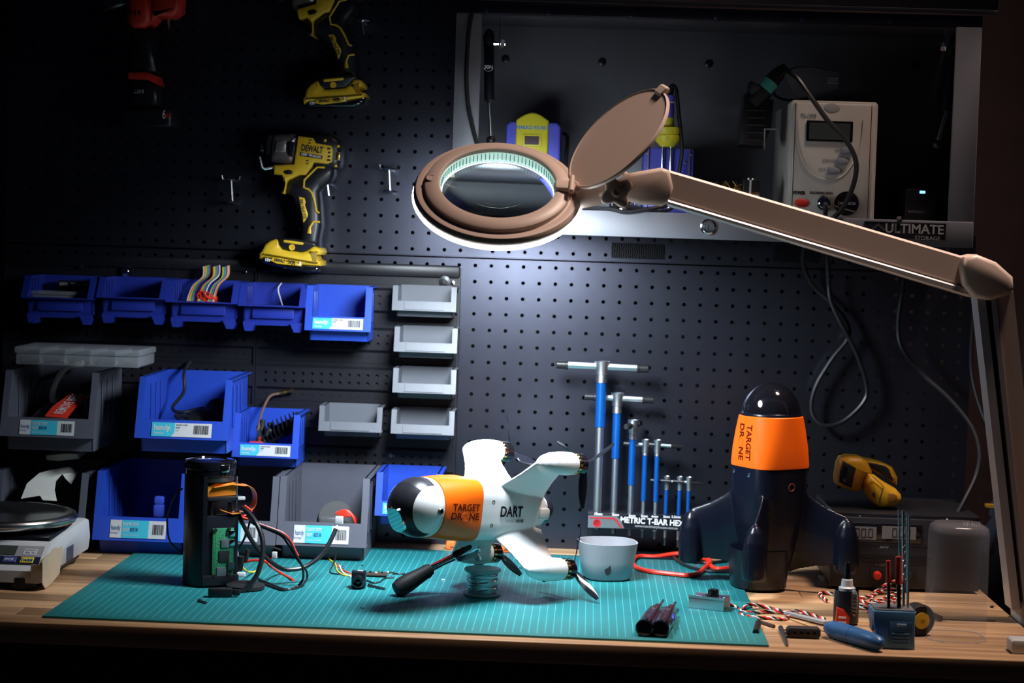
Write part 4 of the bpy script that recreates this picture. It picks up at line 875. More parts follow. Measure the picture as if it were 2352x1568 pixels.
# cables hanging on the right
q = B(); q.tube(spl([at(2065, 500, -.268), at(2078, 600, -.20), at(2074, 660, -.08), at(2063, 740, -.05), at(2072, 800, -.05), at(2120, 860, -.05), at(2180, 915, -.08), at(2232, 980, -.12), at(2250, 1040, -.15), at(2243, 1090, -.17), at(2215, 1150, -.20), at(2188, 1200, -.22)], 8), .0036, 8); tag(q.obj('power_cable', cable_black), 'long black cable running from the cabinet down behind the clear cover', 'cable')
q = B(); q.tube(spl([at(2190, 520, -.10), at(2242, 640, -.06), at(2236, 720, -.05), at(2230, 830, -.05), at(2240, 900, -.06), at(2268, 985, -.08), at(2292, 1060, -.1), at(2310, 1180, -.12)], 8), .0034, 8); tag(q.obj('power_cable', cable_black), 'black cable behind the upright lamp arm at the right', 'cable')
# ================================================================ T-bar hex keys on their stand
YK = -.055
hx = thing('hex_key_stand', 'black stand lettered METRIC T-BAR HEX KEY against the pegboard', 'stand', (at(1460, 1200, YK).x, YK, .0))
a, b_ = at(1350, 1174, YK - .02), at(1600, 1222, YK - .02)
q = B(); q.rbox(a.x, b_.x, YK - .02, YK - .018, b_.z + .001, a.z - .002, .0006); fpn = q.obj('front_plate', satin_black, hx)
q = B(); q.rbox(a.x, b_.x, YK - .018, YK + .03, a.z - .004, a.z - .002, .0006); q.obj('top_plate', satin_black, hx)
q = B(); q.rbox(a.x, b_.x, YK - .03, YK + .03, .003, .006, .0006); q.obj('base_plate', satin_black, hx)
for x in (a.x + .001, b_.x - .003):
    q = B(); q.box(x, x + .002, YK + .026, YK + .03, .006, a.z - .004); q.obj('upright', satin_black, hx)
def pf(px, py): 
    p = at(px, py, YK - .02); return (p.x, YK - .0204, p.z)
q = B(); q.prism(pl([(1351, 1183), (1414, 1184), (1425, 1192), (1434, 1213), (1350, 1211)], YK - .02), YK - .0206, YK - .020, 'y'); bdg = q.obj('badge', alu, fpn)
q = B(); q.prism(pl([(1354, 1186.5), (1410, 1188), (1418, 1194), (1429, 1212), (1424, 1212), (1414, 1196), (1407, 1191.5), (1354, 1189.5)], YK - .02), YK - .0210, YK - .0205, 'y'); q.obj('red_stripe', mat('badge_red', (.5, .02, .03), .4), bdg)
q = B(); c = pf(1371, 1201); q.lathe([(.006, 0), (.0065, .0003), (.005, .0004), (.0045, .0002)], (c[0], c[1], c[2]), (0, -1, 0), 20); q.obj('emblem', MC['badge_red'], bdg)
c = pf(1393, 1202); text('MACHINERYHOUSE', .0042, c, ink_grey, bdg, fit=.021)
RZ = Matrix.Rotation(rad(1.6), 4, 'Y') @ FR
c = pf(1503, 1199); text('METRIC T-BAR HEX KEY SET', .0125, (c[0] + .018, c[1], c[2]), ink_white, fpn, RZ, bold=.0004, sx=.90)
c = pf(1507, 1210); text('www.machineryhouse.com.au', .0055, c, ink_grey, fpn, RZ, shear=.2, bold=.0001)
for px, py, s_ in ((1374, 1180, '10mm'), (1414, 1182, '8mm'), (1452, 1184, '6mm'), (1480, 1185, '5mm'), (1504, 1186, '4mm'), (1531, 1186.5, '3mm'), (1553, 1187, '2.5mm')):
    c = pf(px, py); text(s_, .0052, c, ink_white, fpn, bold=.0002)
KEYS = [(1383, 829, 878, 980, 1215, .0068, 1278, 1490, 838, 'largest', 0), (1419, 902, 948, 1052, 1225, .0056, 1342, 1502, 912, 'second largest', 0), (1455, 964, 1008, 1113, 1230, .0046, 1428, 1478, 977, 'third largest', 1),
        (1483, 1009, 1045, 1150, 1235, .0036, 1432, 1540, 1018, 'fourth largest', 0), (1511, 1010, 1047, 1152, 1238, .0034, 1490, 1568, 1022, 'fifth largest', 0), (1532, 1093, 1124, 1185, 1252, .0028, 1494, 1560, 1101, 'third smallest', 0), (1562, 1094, 1125, 1185, 1257, .0027, 1515, 1600, 1102, 'second smallest', 0), (1583, 1095, 1126, 1185, 1258, .0026, 1545, 1612, 1103, 'smallest', 0)]
YK0 = YK
for kn_, (px, y0, y1, y2, yb, r, xl, xr, yh, lb_, turn) in enumerate(KEYS):
    YK = YK0 + (-.006, .010, -.004, .009, -.008, .006, -.002, -.009)[kn_]
    p0, p1, p2 = at(px, y0, YK), at(px, y1, YK), at(px, y2, YK)
    x, zb = p0.x, max(.012, at(px, yb, YK).z)
    t = thing('hex_key', lb_ + ' blue T-bar hex key in the black stand', 'hex key', (x, YK, zb), None, 'blue T-bar hex keys')
    q = B(); q.lathe([(r * 1.7, p0.z - .001), (r * 1.85, p0.z), (r * 1.45, p0.z - .011), (r * 1.45, p0.z - .020), (r * 1.2, p0.z - .021), (r * 1.3, p1.z)][::-1], (x, YK, 0), (0, 0, 1), 20); q.obj('head', alu, t)
    q = B(); q.lathe([(r * 1.15, p2.z), (r * 1.15, p1.z)], (x, YK, 0), (0, 0, 1), 20); q.obj('blue_sleeve', blue_ano, t)
    q = B(); q.lathe([(r * .92, zb + .012), (r * .92, p2.z)], (x, YK, 0), (0, 0, 1), 20); q.obj('shaft', alu, t)
    q = B(); q.lathe([(r * .75, zb), (r * .8, zb + .012)], (x, YK, 0), (0, 0, 1), 6); q.obj('hex_tip', dsteel, t, 20)
    L, R_ = at(xl, yh, YK), at(xr, yh, YK); zz = p0.z - .008
    if turn: A_, Bb = V((x - .012, YK - .035, zz)), V((x + .012, YK + .035, zz))
    else: A_, Bb = V((L.x, YK, zz + .0006)), V((R_.x, YK, zz - .0012))
    dv = (Bb - A_).normalized()
    q = B(); q.cyl(A_ + dv * .018, Bb - dv * .018, r * .78, 6); q.obj('cross_bar', alu, t, 20)
    for e_, s_ in ((A_, 1), (Bb, -1)):
        q = B(); q.lathe([(r * .8, 0), (r * .95, .001), (r * .95, .014), (r * 1.1, .015), (r * 1.1, .018)], e_, dv * s_, 12); q.obj('bar_end', chip, t)

# ================================================================ cutting mat
def matmat():
    m = bpy.data.materials.new('cutting_mat'); m.use_nodes = True; nt = m.node_tree; b = nt.nodes['Principled BSDF']; L = nt.links.new; N = nt.nodes.new
    tc = N('ShaderNodeTexCoord'); sp = N('ShaderNodeSeparateXYZ'); L(tc.outputs['Object'], sp.inputs[0])
    def mth(op, a, b_=None):
        x = N('ShaderNodeMath'); x.operation = op
        for i, v in enumerate((a, b_)):
            if v is None: continue
            if isinstance(v, (int, float)): x.inputs[i].default_value = v
            else: L(v, x.inputs[i])
        return x.outputs[0]
    def grid(s_, pitch, wd):
        u = mth('MODULO', mth('ADD', s_, 10 * pitch * 100), pitch); return mth('LESS_THAN', mth('ABSOLUTE', mth('SUBTRACT', u, pitch / 2)), wd / 2)
    gx, gy = grid(sp.outputs[0], .0100, .00075), grid(sp.outputs[1], .010, .0006)
    fy = grid(sp.outputs[1], .001 * 5, .0004)
    inx = mth('LESS_THAN', mth('ABSOLUTE', sp.outputs[0]), .4350); iny = mth('LESS_THAN', mth('ABSOLUTE', sp.outputs[1]), .290)
    nz = N('ShaderNodeTexNoise'); nz.inputs['Scale'].default_value = 14; nz.inputs['Detail'].default_value = 8; L(tc.outputs['Object'], nz.inputs['Vector'])
    c0 = N('ShaderNodeMix'); c0.data_type = 'RGBA'; c0.inputs[6].default_value = (.008, .145, .158, 1); c0.inputs[7].default_value = (.013, .182, .192, 1); L(nz.outputs[0], c0.inputs[0])
    ins = mth('MULTIPLY', inx, iny)
    f1 = mth('MULTIPLY', mth('MULTIPLY', gx, .62), ins); f2 = mth('MULTIPLY', mth('MULTIPLY', gy, .14), ins)
    fac = mth('MAXIMUM', f1, f2)
    c1 = N('ShaderNodeMix'); c1.data_type = 'RGBA'; L(fac, c1.inputs[0]); L(c0.outputs[2], c1.inputs[6]); c1.inputs[7].default_value = (.06, .52, .66, 1)
    # scuffs
    n2 = N('ShaderNodeTexNoise'); n2.inputs['Scale'].default_value = 30; n2.inputs['Detail'].default_value = 6; L(tc.outputs['Object'], n2.inputs['Vector'])
    sc_ = mth('MULTIPLY', mth('GREATER_THAN', n2.outputs[0], .69), .10)
    c2 = N('ShaderNodeMix'); c2.data_type = 'RGBA'; L(sc_, c2.inputs[0]); L(c1.outputs[2], c2.inputs[6]); c2.inputs[7].default_value = (.35, .42, .35, 1)
    L(c2.outputs[2], b.inputs['Base Color']); b.inputs['Roughness'].default_value = .48
    return m
mx = Matrix.Translation((-.241, -.376, 0)) @ Matrix.Rotation(-.008, 4, 'Z')
q = B(); q.rbox(-.45, .45, -.304, .304, 0, .003, .0008)
mo = q.obj('cutting_mat', matmat(), world=False); mo.matrix_world = mx; tag(mo, 'large teal cutting mat with a fine light grid on the bench', 'cutting mat')
MZ = .003
# ================================================================ drones
PX = .0006
def sup(h, n, N=40, hy=None):
    out = []
    for i in range(N):
        a = 2 * pi * i / N; c, s_ = cos(a), sin(a); out.append((h * math.copysign(abs(c) ** (2 / n), c), (hy or h) * math.copysign(abs(s_) ** (2 / n), s_)))
    return out
BODY = [(-.016, .016, 2.4), (-.012, .021, 2.4), (.0, .027, 2.6), (.03, .0355, 3), (.07, .0420, 3.6), (.11, .0448, 4.2), (.15, .0452, 4.2), (.18, .0448, 3.4), (.205, .0440, 2.6), (.226, .0432, 2.1), (.230, .0425, 2.0)]
def bh(s_):
    for (a, h, n), (b_, h2, n2) in zip(BODY, BODY[1:]):
        if s_ <= b_: t = max(0, (s_ - a) / (b_ - a)); return h + (h2 - h) * t, n + (n2 - n) * t
    return BODY[-1][1:]
def airframe_mesh():
    q = B(); q.loft([[(x, y_, s_) for x, y_ in sup(h, n)] for s_, h, n in BODY])
    W_ = [(.02, -.004, .140, .020), (.045, .006, .124, .016), (.065, .011, .108, .012), (.085, .013, .096, .012), (.112, .011, .086, .014)]
    for k in range(4):
        M_ = Matrix.Rotation(pi / 4 + k * pi / 2, 4, 'Z'); rings = []
        for r, s0, s1, th in W_:
            ring = []
            for i in range(20):
                a = 2 * pi * i / 20; c = cos(a); xx = (s0 + s1) / 2 + (s1 - s0) / 2 * c
                t = th / 2 * sin(a) * (.55 + .45 * (1 - ((c - .25) / 1.25) ** 2)); ring.append(M_ @ V((r, t, xx)))
            rings.append(ring)
        q.loft(rings)
        q.lathe([(.0145, .006), (.0168, .009), (.0178, .022), (.0174, .040), (.0155, .058), (.0112, .072), (.006, .080), (.0005, .083)], M_ @ V((.112, 0, 0)), (0, 0, 1), 24)
    return q
q = airframe_mesh(); tmp = q.obj('tmp', drone_white, None, world=False)
md = tmp.modifiers.new('r', 'REMESH'); md.mode = 'VOXEL'; md.voxel_size = .0016; md.use_smooth_shade = True
ms = tmp.modifiers.new('s', 'SMOOTH'); ms.factor = .5; ms.iterations = 9
dg = bpy.context.evaluated_depsgraph_get(); AIR = bpy.data.meshes.new_from_object(tmp.evaluated_get(dg)); AIR.name = 'airframe'
bpy.data.objects.remove(tmp)
def link(name, me, parent, m_=None):
    o = bpy.data.objects.new(name, me); COL.objects.link(o); o.parent = parent; WL[o.name] = V((0, 0, 0))
    if m_: me.materials.clear(); me.materials.append(m_)
    return o
def P_obj(q, name, m_, parent, sharp=40): return q.obj(name, m_, parent, sharp, world=False)
def root_m(name, label, M_):
    o = bpy.data.objects.new(name, None); COL.objects.link(o); o.matrix_world = M_; o.empty_display_size = .02; WL[o.name] = V((0, 0, 0)); tag(o, label, 'drone'); return o
def d_(f): f = rad(f); return V((.73 * sin(f), -.683 * sin(f), cos(f)))
Za = V((-.683, -.73, .092)).normalized(); Xa = d_(91); Xa = (Xa - Za * Xa.dot(Za)).normalized(); Ya = Za.cross(Xa)
YD = -.385; C0 = at(1223, 1169, YD)
DM = Matrix(((Xa.x, Ya.x, Za.x, C0.x), (Xa.y, Ya.y, Za.y, C0.y), (Xa.z, Ya.z, Za.z, C0.z), (0, 0, 0, 1)))
dr1 = root_m('drone', 'white four-winged drone with an orange band resting on its wing tips', DM @ Matrix.Scale(.905, 4))
link('airframe', AIR, dr1, drone_white)
def band_mesh(o=.0016):
    q = B(); S = [.151, .1525, .157, .18, .205, .2235, .2255]; H = [.0, .7, 1, 1, 1, .8, .0]
    rings = []
    for s_, k in zip(S, H):
        h, n = bh(s_); rings.append([(x, y_, s_) for x, y_ in sup(h + o * k - (.001 if k == 0 else 0), n, 64)])
    q.loft(rings, cap=False); return q
P_obj(band_mesh(), 'orange_band', drone_orange, dr1)
# nose turret
NC, NR = V((0, 0, .2385)), .0440
def nose(par, cap_m, belt_m):
    for s_ in (-1, 1):
        q = B(); xs = [.0277 + (NR - .0277) * (1 - (1 - i / 10) ** 2) for i in range(11)]
        q.lathe([(math.sqrt(max(0, NR * NR - x * x)), x) for x in xs], NC, (s_, 0, 0), 48, cap=True); P_obj(q, 'nose_cap', cap_m, par, 60)
    def seg(a0, a1, nm, m_, R_):
        q = B(); rings = []
        for i in range(13):
            a = rad(a0 + (a1 - a0) * i / 12); ring = []
            for j in range(11):
                x = -.0275 + .055 * j / 10; r = math.sqrt(R_ * R_ - x * x); ring.append(NC + V((x, r * sin(a), r * cos(a))))
            for j in range(10, -1, -1):
                x = -.0275 + .055 * j / 10; r = math.sqrt(R_ * R_ - x * x) * .8; ring.append(NC + V((x, r * sin(a), r * cos(a))))
            rings.append(ring)
        q.loft(rings); return P_obj(q, nm, m_, par, 40)
    speck = mat('speckled_black', (.02, .02, .025), .5, 0, .6, 900, .2, 1200)
    seg(83, 112, 'visor_panel', speck, NR * .985); seg(51, 82.4, 'visor_panel', belt_m, NR * .995); seg(-64, 50.4, 'visor_panel', belt_m, NR * .995); seg(-112, -64.6, 'visor_panel', belt_m, NR * .99)
    q = B(); q.lathe([(.0415, -.018), (.0428, -.010), (.0436, -.004)], NC, (0, 0, 1), 48); P_obj(q, 'turret_ring', cap_m, par)
    b_ = rad(-26); nv = V((0, sin(b_), cos(b_))); uv = V((0, cos(b_), -sin(b_))); c = NC + nv * NR * .975
    q = B(); o1 = sup(.0160, 2.8, 40, .0195); o2 = sup(.0152, 2.8, 40, .0187)
    q.loft([[c + V((x, 0, 0)) + uv * y_ - nv * .009 for x, y_ in o1], [c + V((x, 0, 0)) + uv * y_ + nv * .0006 for x, y_ in o1], [c + V((x, 0, 0)) + uv * y_ + nv * .0012 for x, y_ in o2]])
    P_obj(q, 'camera_window', mat('window_mirror', (.75, .78, .80), .03, 1, .01, 10), par, 8)
    q = B(); q.lathe([(.0050, -.004), (.0050, .0015), (.0042, .003), (.0026, .003), (.0022, .0), (.0005, 0)], NC + V((NR, -.0, -.004)), (1, 0, 0), 20); P_obj(q, 'side_screw', dsteel, par)
nose(dr1, drone_white, mat('turret_black', (.02, .02, .026), .32, 0, .1, 40))
# motors and propellers
bladem = mat('propeller_smoke', (.012, .013, .02), .16, 0, .1, 30, alpha=.86, coat=.4)
def prop(par, ang, phis, L):
    a = rad(ang); c = V((.112 * cos(a), .112 * sin(a), 0))
    q = B(); q.lathe([(.0120, .004), (.0152, .0035), (.0152, -.004), (.0120, -.004)][::-1], c + V((0, 0, .003)), (0, 0, 1), 28); mt = P_obj(q, 'stator', gloss_black, par)
    q = B()
    for i in range(14):
        mm = Matrix.Translation(c) @ Matrix.Rotation(2 * pi * i / 14, 4, 'Z'); q.rbox(.0128, .0160, -.0016, .0016, .0, .0062, .0006, 0, mm)
    P_obj(q, 'windings', brass, mt)['kind'] = 'stuff'
    q = B(); q.lathe([(.0158, -.001), (.0160, -.011), (.013, -.0145), (.006, -.016), (.006, -.022), (.0045, -.024), (.0005, -.024)][::-1], c, (0, 0, 1), 28); P_obj(q, 'motor_bell', gloss_black, par)
    pr_ = B(); pr_.lathe([(.0068, -.0165), (.0072, -.0215), (.0055, -.0235)][::-1], c, (0, 0, 1), 20); pp = P_obj(pr_, 'propeller', gloss_black, par)
    for f in phis:
        # f: angle from world-up towards the camera-right side; local angle measured from Y towards X, minus roll 7
        f = rad(f - 1); rv = V((sin(f), cos(f), 0)); tv = V((cos(f), -sin(f), 0)); rings = []
        for i in range(12):
            t = i / 11; r = .006 + (L - .006) * t; ch = .0135 * (.35 + 1.1 * t ** .6 - 1.15 * t ** 2.2) + .0015; tw = rad(58 - 36 * t); sw = -.004 * t * t
            uu = tv * cos(tw) + V((0, 0, 1)) * sin(tw); nn = -tv * sin(tw) + V((0, 0, 1)) * cos(tw); o = c + rv * r + tv * sw + V((0, 0, -.019)); th = .0013 - .0007 * t
            rings.append([o - uu * ch / 2, o - uu * ch * .2 + nn * th, o + uu * ch * .25 + nn * th * .8, o + uu * ch / 2, o + uu * ch * .2 - nn * th * .5, o - uu * ch * .25 - nn * th * .6])
        q = B(); q.loft(rings); P_obj(q, 'blade', bladem, pp, 60)
prop(dr1, 45, (60, 180, -62), .066)      # near upper right
prop(dr1, 135, (-12, 106, 226), .058)    # upper left
prop(dr1, -45, (10, 127, 250), .066)     # near lower right
prop(dr1, -135, (5, 122, 245), .058)     # lower left, in shade
# print on the side
def side_wrap(s0, y0, extra=.0):
    def f(p):
        y_ = y0 + p.y; s_ = s0 - p.x; h, n = bh(s_); x = (h + extra) * max(.05, 1 - abs(y_ / h) ** n) ** (1 / n); return V((x, y_, s_))
    return f
cleanY = .0
text('TARGET', .0138, (0, 0, 0), ink_red, dr1, wrap=side_wrap(.1850, .0060, .0021), bold=.0003, fit=.052, world=False)
text('DR   NE', .0138, (0, 0, 0), ink_red, dr1, wrap=side_wrap(.1860, -.0070, .0021), bold=.0003, fit=.054, world=False)
q = B(); ww = side_wrap(.1860, -.0070, .0022)
q.tube([ww(V((.0002 + .0062 * cos(2 * pi * i / 24), .0062 * sin(2 * pi * i / 24), 0))) for i in range(24)], .00022, 4, 0, True)
for a in (0, 90, 180, 270): q.tube([ww(V((.0002 + r * cos(rad(a)), r * sin(rad(a)), 0))) for r in (.004, .0088)], .0002, 4)
P_obj(q, 'crosshair', mat('ink_rust', (.45, .045, .004), .45), dr1)
text('DART', .0215, (0, 0, 0), ink, dr1, wrap=side_wrap(.0900, .0005, .0012), bold=.0006, fit=.050, world=False)
text('TARGET', .0062, (0, 0, 0), ink_grey, dr1, wrap=side_wrap(.0900, -.0130, .0012), world=False)
text('DR NE', .0062, (0, 0, 0), ink, dr1, wrap=side_wrap(.0690, -.0130, .0012), bold=.0002, world=False)
for y_, s_ in ((.0150, .1300), (-.0195, .1290)):
    h, n = bh(s_); q = B(); q.lathe([(.0030, -.002), (.0030, .0006), (.0022, .0007), (.0018, -.001), (.0003, -.001)], V((h - .0006, y_, s_)), (1, 0, 0), 14); P_obj(q, 'screw', dsteel, dr1)
q = B(); q.rbox(.016, .0345, -.012, .006, -.006, .022, .004); P_obj(q, 'air_scoop', drone_white, dr1)
q = B(); q.rbox(.0150, .0330, -.010, .004, -.0065, .006, .002); P_obj(q, 'scoop_mouth', shield_grey, dr1)
q = B(); q.lathe([(.0005, -.026), (.020, -.025), (.022, -.021), (.021, -.014), (.0005, -.012)], (0, 0, 0), (0, 0, 1), 28); P_obj(q, 'tail_cap', satin_black, dr1)

# black drone, nose up, standing in a cup
YB_ = -.283; cB = at(1762, 1312, YB_)
MB_ = Matrix.Translation(cB) @ Matrix.Rotation(rad(-.8), 4, 'Y') @ Matrix.Rotation(rad(-60), 4, 'Z') @ Matrix.Scale(1.0, 4)
dr2 = root_m('drone', 'black drone with an orange band standing nose up at the right', MB_)
A2_ = AIR.copy(); link('airframe', A2_, dr2, drone_black)
bo = P_obj(band_mesh(.0018), 'orange_band', drone_orange, dr2)
q = B(); q.lathe([(.0425, -.012)] + [(.0425 * cos(rad(a)), .047 * sin(rad(a))) for a in range(0, 91, 9)], (0, 0, .2245), (0, 0, 1), 48); P_obj(q, 'nose_dome', gloss_black, dr2, 60)
def yw(u0, w0, extra=.0022):
    def f(p):                                   # text on the -Y face, reading downwards, letter tops to the right
        x, s_ = u0 + p.y, w0 - p.x; h, n = bh(s_); y_ = (h + extra) * max(.05, 1 - abs(x / h) ** n) ** (1 / n); return V((x, -y_, s_))
    return f
text('TARGET', .0150, (0, 0, 0), ink_red, dr2, fit=.050, wrap=yw(.0110, .188), bold=.0003, world=False)
text('DR   NE', .0150, (0, 0, 0), ink_red, dr2, fit=.052, wrap=yw(-.0060, .188), bold=.0003, world=False)
q = B(); ww = yw(-.0060, .188, .0023); q.tube([ww(V((.0055 * cos(2 * pi * i / 20), .0055 * sin(2 * pi * i / 20), 0))) for i in range(20)], .0002, 4, 0, True); P_obj(q, 'crosshair', MC['ink_rust'], dr2)
for x, s_ in ((-.026, .144), (.012, .142)):
    h, n = bh(s_); q = B(); q.lathe([(.003, -.001), (.003, .001), (.0015, .0014), (.0005, .0014)], V((x, -(h * (1 - abs(x / h) ** n) ** (1 / n)) + .0006, s_)), (0, -1, 0), 14); P_obj(q, 'screw', chrome, dr2)
h, n = bh(.126); q = B(); q.lathe([(.0062, -.002), (.0062, .001), (.0048, .0015), (.004, -.0005), (.0005, -.0008)], V((h - .0004, .006, .126)), (1, 0, 0), 18); P_obj(q, 'side_port', mat('port_copper', (.25, .07, .04), .35, .6), dr2)
# cups
def cup(name, label, px, Y, rb, rt, h, m_, rotz, slot, tri=2.6):
    c = V((at(px, 1300, Y).x, Y, MZ if px < 1600 else .001)); t = thing(name, label, 'cup', c)
    q = B(); R_ = Matrix.Translation(c) @ Matrix.Rotation(rad(rotz), 4, 'Z')
    prof = [(rb * .86, 0), (rb, .004), (rb + (rt - rb) * .5, h * .5), (rt, h), (rt - .0025, h), (rb + (rt - rb) * .5 - .003, h * .5), (rb - .004, .006), (rb * .5, .005)]
    q.loft([[R_ @ V((x, y_, z)) for x, y_ in sup(r, tri, 48)] for r, z in prof]); q.obj('shell', m_, t, 50)
    sx, sz = slot; p = at(sx, sz, Y - rb * .9)
    q = B(); nrm_ = (V((p.x, p.y, 0)) - V((c.x, c.y, 0))).normalized(); tv = V((-nrm_.y, nrm_.x, 0)); rr = (rb + (rt - rb) * .35) * 1.0; cc = V((p.x, c.y - rr * .985, p.z))
    q.loft([[cc + V((1, 0, 0)) * (.0042 * cos(a) * (1 - .35 * sin(a))) + V((0, 0, 1)) * (.011 * sin(a)) + V((0, dy, 0)) for a in [2 * pi * i / 20 for i in range(20)]] for dy in (-.0012, .004)]); q.obj('slot', ink, t)
    return t
cup('plastic_cup', 'light grey rounded cup on the cutting mat, right of the drone', 1394, -.262, .0345, .0425, .054, mat('cup_grey', (.27, .28, .31), .45, 0, .05, 30), 12, (1396, 1302))
cup('plastic_cup', 'black rounded cup holding up the black drone', 1742, -.283, .039, .043, .058, satin_black, 8, (1748, 1315))
# ================================================================ kitchen scale
sc_ = thing('kitchen_scale', 'white digital kitchen scale with a steel platter at the left edge', 'scale', (-.87, -.37, 0))
XR = at(104, 1330, -.49).x
zt = at(195, 1189, -.28).z; zf_ = at(100, 1243, -.45).z; zl = at(95, 1312, -.505).z; zb = at(100, 1340, -.505).z
q = B(); q.prism([(-.497, .016), (-.506, zb), (-.507, zl), (-.498, zl + .006), (-.462, zf_ - .004), (-.452, zf_), (-.28, zt), (-.262, zt - .004), (-.252, zt - .030), (-.262, .016)], -1.06, XR, 'x', .004); body = q.obj('case', white_pl, sc_, 40)
for yy in (-.49, -.29):
    q = B(); q.lathe([(.016, 0), (.018, .004), (.018, .017)], (XR - .03, yy, 0), (0, 0, 1), 20); q.obj('foot', rubber, sc_)
q = B(); q.box(-1.05, XR - .012, -.49, -.27, .006, .016); q.obj('underside', black_plastic, sc_)
sl = math.atan2(zf_ - .004 - (zl + .006), .036)
MXs = Matrix.Translation((0, -.498, zl + .006)) @ Matrix.Rotation(sl, 4, 'X')
LS = math.hypot(.036, zf_ - .01 - zl)
q = B(); q.box(-1.05, XR - .008, .001, LS - .002, 0, .0008, 0, MXs); pn = q.obj('control_panel', mat('panel_grey', (.30, .30, .32), .45), body)
q = B(); q.box(-1.05, XR - .008, .001, LS * .40, .0006, .0014, 0, MXs); q.obj('key_strip', mat('key_strip', (.015, .02, .035), .35), pn)
xb = at(62, 1294, -.49).x; xc = at(22, 1293, -.49).x
ylw = mat('key_yellow', (.70, .52, .05), .45); bl_ = mat('key_blue', (.06, .08, .30), .45)
for x, m_, s_, tm in ((xb, ylw, 'TARE', ink_blue), (xc, bl_, 'PCS', ink_white)):
    q = B(); q.rbox(x - .009, x + .009, .0035, LS * .36, .001, .0024, .0006, 0, MXs); kb = q.obj('key', m_, pn)
    text(s_, .006, (0, 0, 0), tm, kb, wrap=lambda p, x=x: MXs @ V((p.x + x, p.y + LS * .19, .0030)), bold=.0003, sx=1.15)
q = B(); q.box(-1.05, at(40, 1255, -.47).x, LS * .46, LS * .92, .0006, .0014, 0, MXs); q.obj('lcd', mat('lcd_olive', (.05, .06, .05), .25), pn)
x = at(70, 1263, -.475).x; q = B(); q.box(x - .009, x + .009, LS * .50, LS * .80, .0006, .0012, 0, MXs); stk = q.obj('sticker', paper_white, pn)
text('CAPACITY', .0032, (0, 0, 0), ink, stk, wrap=lambda p: MXs @ V((p.x + x, p.y + LS * .72, .0016))); text('5kg  1g', .0042, (0, 0, 0), ink, stk, wrap=lambda p: MXs @ V((p.x + x, p.y + LS * .60, .0016)))
q = B(); pc = at(173, 1268, -.36); q.box(XR - .0004, XR + .0006, -.385, -.35, pc.z - .010, pc.z + .010); q.obj('side_sticker', mat('sticker_navy', (.06, .07, .12), .5), body)
PC = V((XR - .100, -.365, at(75, 1190, -.365).z))
q = B(); q.lathe([(.0005, .004), (.090, .004), (.094, .0075), (.100, .0085), (.104, .007), (.107, .002), (.104, -.004), (.09, -.008), (.0005, -.008)], PC, (0, 0, 1), 64); q.obj('platter', mat('platter_steel', (.55, .53, .52), .26, 1, .05, 40), sc_, 60)
q = B(); q.cyl((PC.x, PC.y, PC.z - .03), (PC.x, PC.y, PC.z - .006), .02, 20); q.obj('pedestal', black_plastic, sc_)
q = B(); q.rbox(-1.05, XR - .006, -.45, -.272, zt - .012, zt - .002, .002); q.obj('top_tray', satin_black, sc_)
# torn tape on the corner
tp = [(-.512, .040), (-.502, .044), (-.47, .046), (-.45, .050), (-.43, .046), (-.415, .047), (-.41, .033), (-.42, .022), (-.425, .010), (-.45, .006), (-.47, .003), (-.495, .002), (-.508, .010)]
q = B(); q.prism(tp, XR + .0006, XR + .0018, 'x'); q.box(XR - .014, XR + .0012, -.5105, -.5085, .012, .036); q.obj('packing_tape', mat('packing_tape', (.50, .40, .28), .5), sc_)

# ================================================================ electronics stack
YE = -.455
S_ = lambda u_, v_, Y=YE: at(380 + u_ / 4.356, 1040 + v_ / 4.356, Y)
ex0, ex1 = S_(128, 1000).x, S_(638, 1000).x; ez1 = S_(400, 200).z; ez0 = MZ; ew = ex1 - ex0; ecx = (ex0 + ex1) / 2; ey = YE + ew * .5
es = thing('electronics_stack', 'upright black electronics tower with a green circuit board on its front', 'electronics', (ecx, ey, MZ))
xm = S_(258, 800).x
q = B(); D = [(ecx + ew / 2 * cos(a), ey + ew / 2 * sin(a)) for a in [rad(t) for t in range(20, 251, 10)]]; D += [(xm, ey - ew * .46)] ; q.prism(D + [(xm, ey + .0)], ez0, ez1 - .004, 'z', .001); q.obj('tower_shell', satin_black, es, 40)
zq = S_(500, 640).z
q = B(); q.rbox(xm, ex1 - .002, ey - ew * .44, ey + .01, ez0 + .004, zq, .0015); fr_b = q.obj('board_frame', satin_black, es)
q = B(); q.rbox(xm, ex1 - .001, ey - ew * .50, ey - ew * .38, ez0 + .003, ez0 + .017, .0012); q.obj('foot_block', black_plastic, es)
for x in (xm + .004, ex1 - .005):
    q = B(); q.cyl((x, ey - ew * .38, zq), (x, ey - ew * .38, ez1 - .006), .0016, 8); q.obj('standoff', steel, es)
q = B(); q.cyl((xm + .014, ey - ew * .30, zq), (xm + .014, ey - ew * .30, zq + .018), .003, 8); q.cyl((ex1 - .012, ey - ew * .30, zq), (ex1 - .012, ey - ew * .30, zq + .018), .003, 8); q.obj('spacer', black_plastic, es)
# round cap
zc = S_(430, 255).z; q = B(); q.lathe([(ew * .46, 0), (ew * .49, .002), (ew * .49, .010), (ew * .505, .011), (ew * .505, .019), (ew * .49, .0215), (ew * .34, .0235), (ew * .33, .022), (.0005, .0225)], (ecx, ey, zc), (0, 0, 1), 48); cp_ = q.obj('round_cap', gloss_black, es)
q = B(); q.lathe([(ew * .47, -.006), (ew * .47, .0)], (ecx, ey, zc), (0, 0, 1), 48); q.obj('cap_collar', dsteel, es)
q = B(); q.rbox(ecx + .005, ecx + .017, ey - ew * .515, ey - ew * .47, zc + .008, zc + .018, .001); q.obj('cap_latch', chrome, cp_)
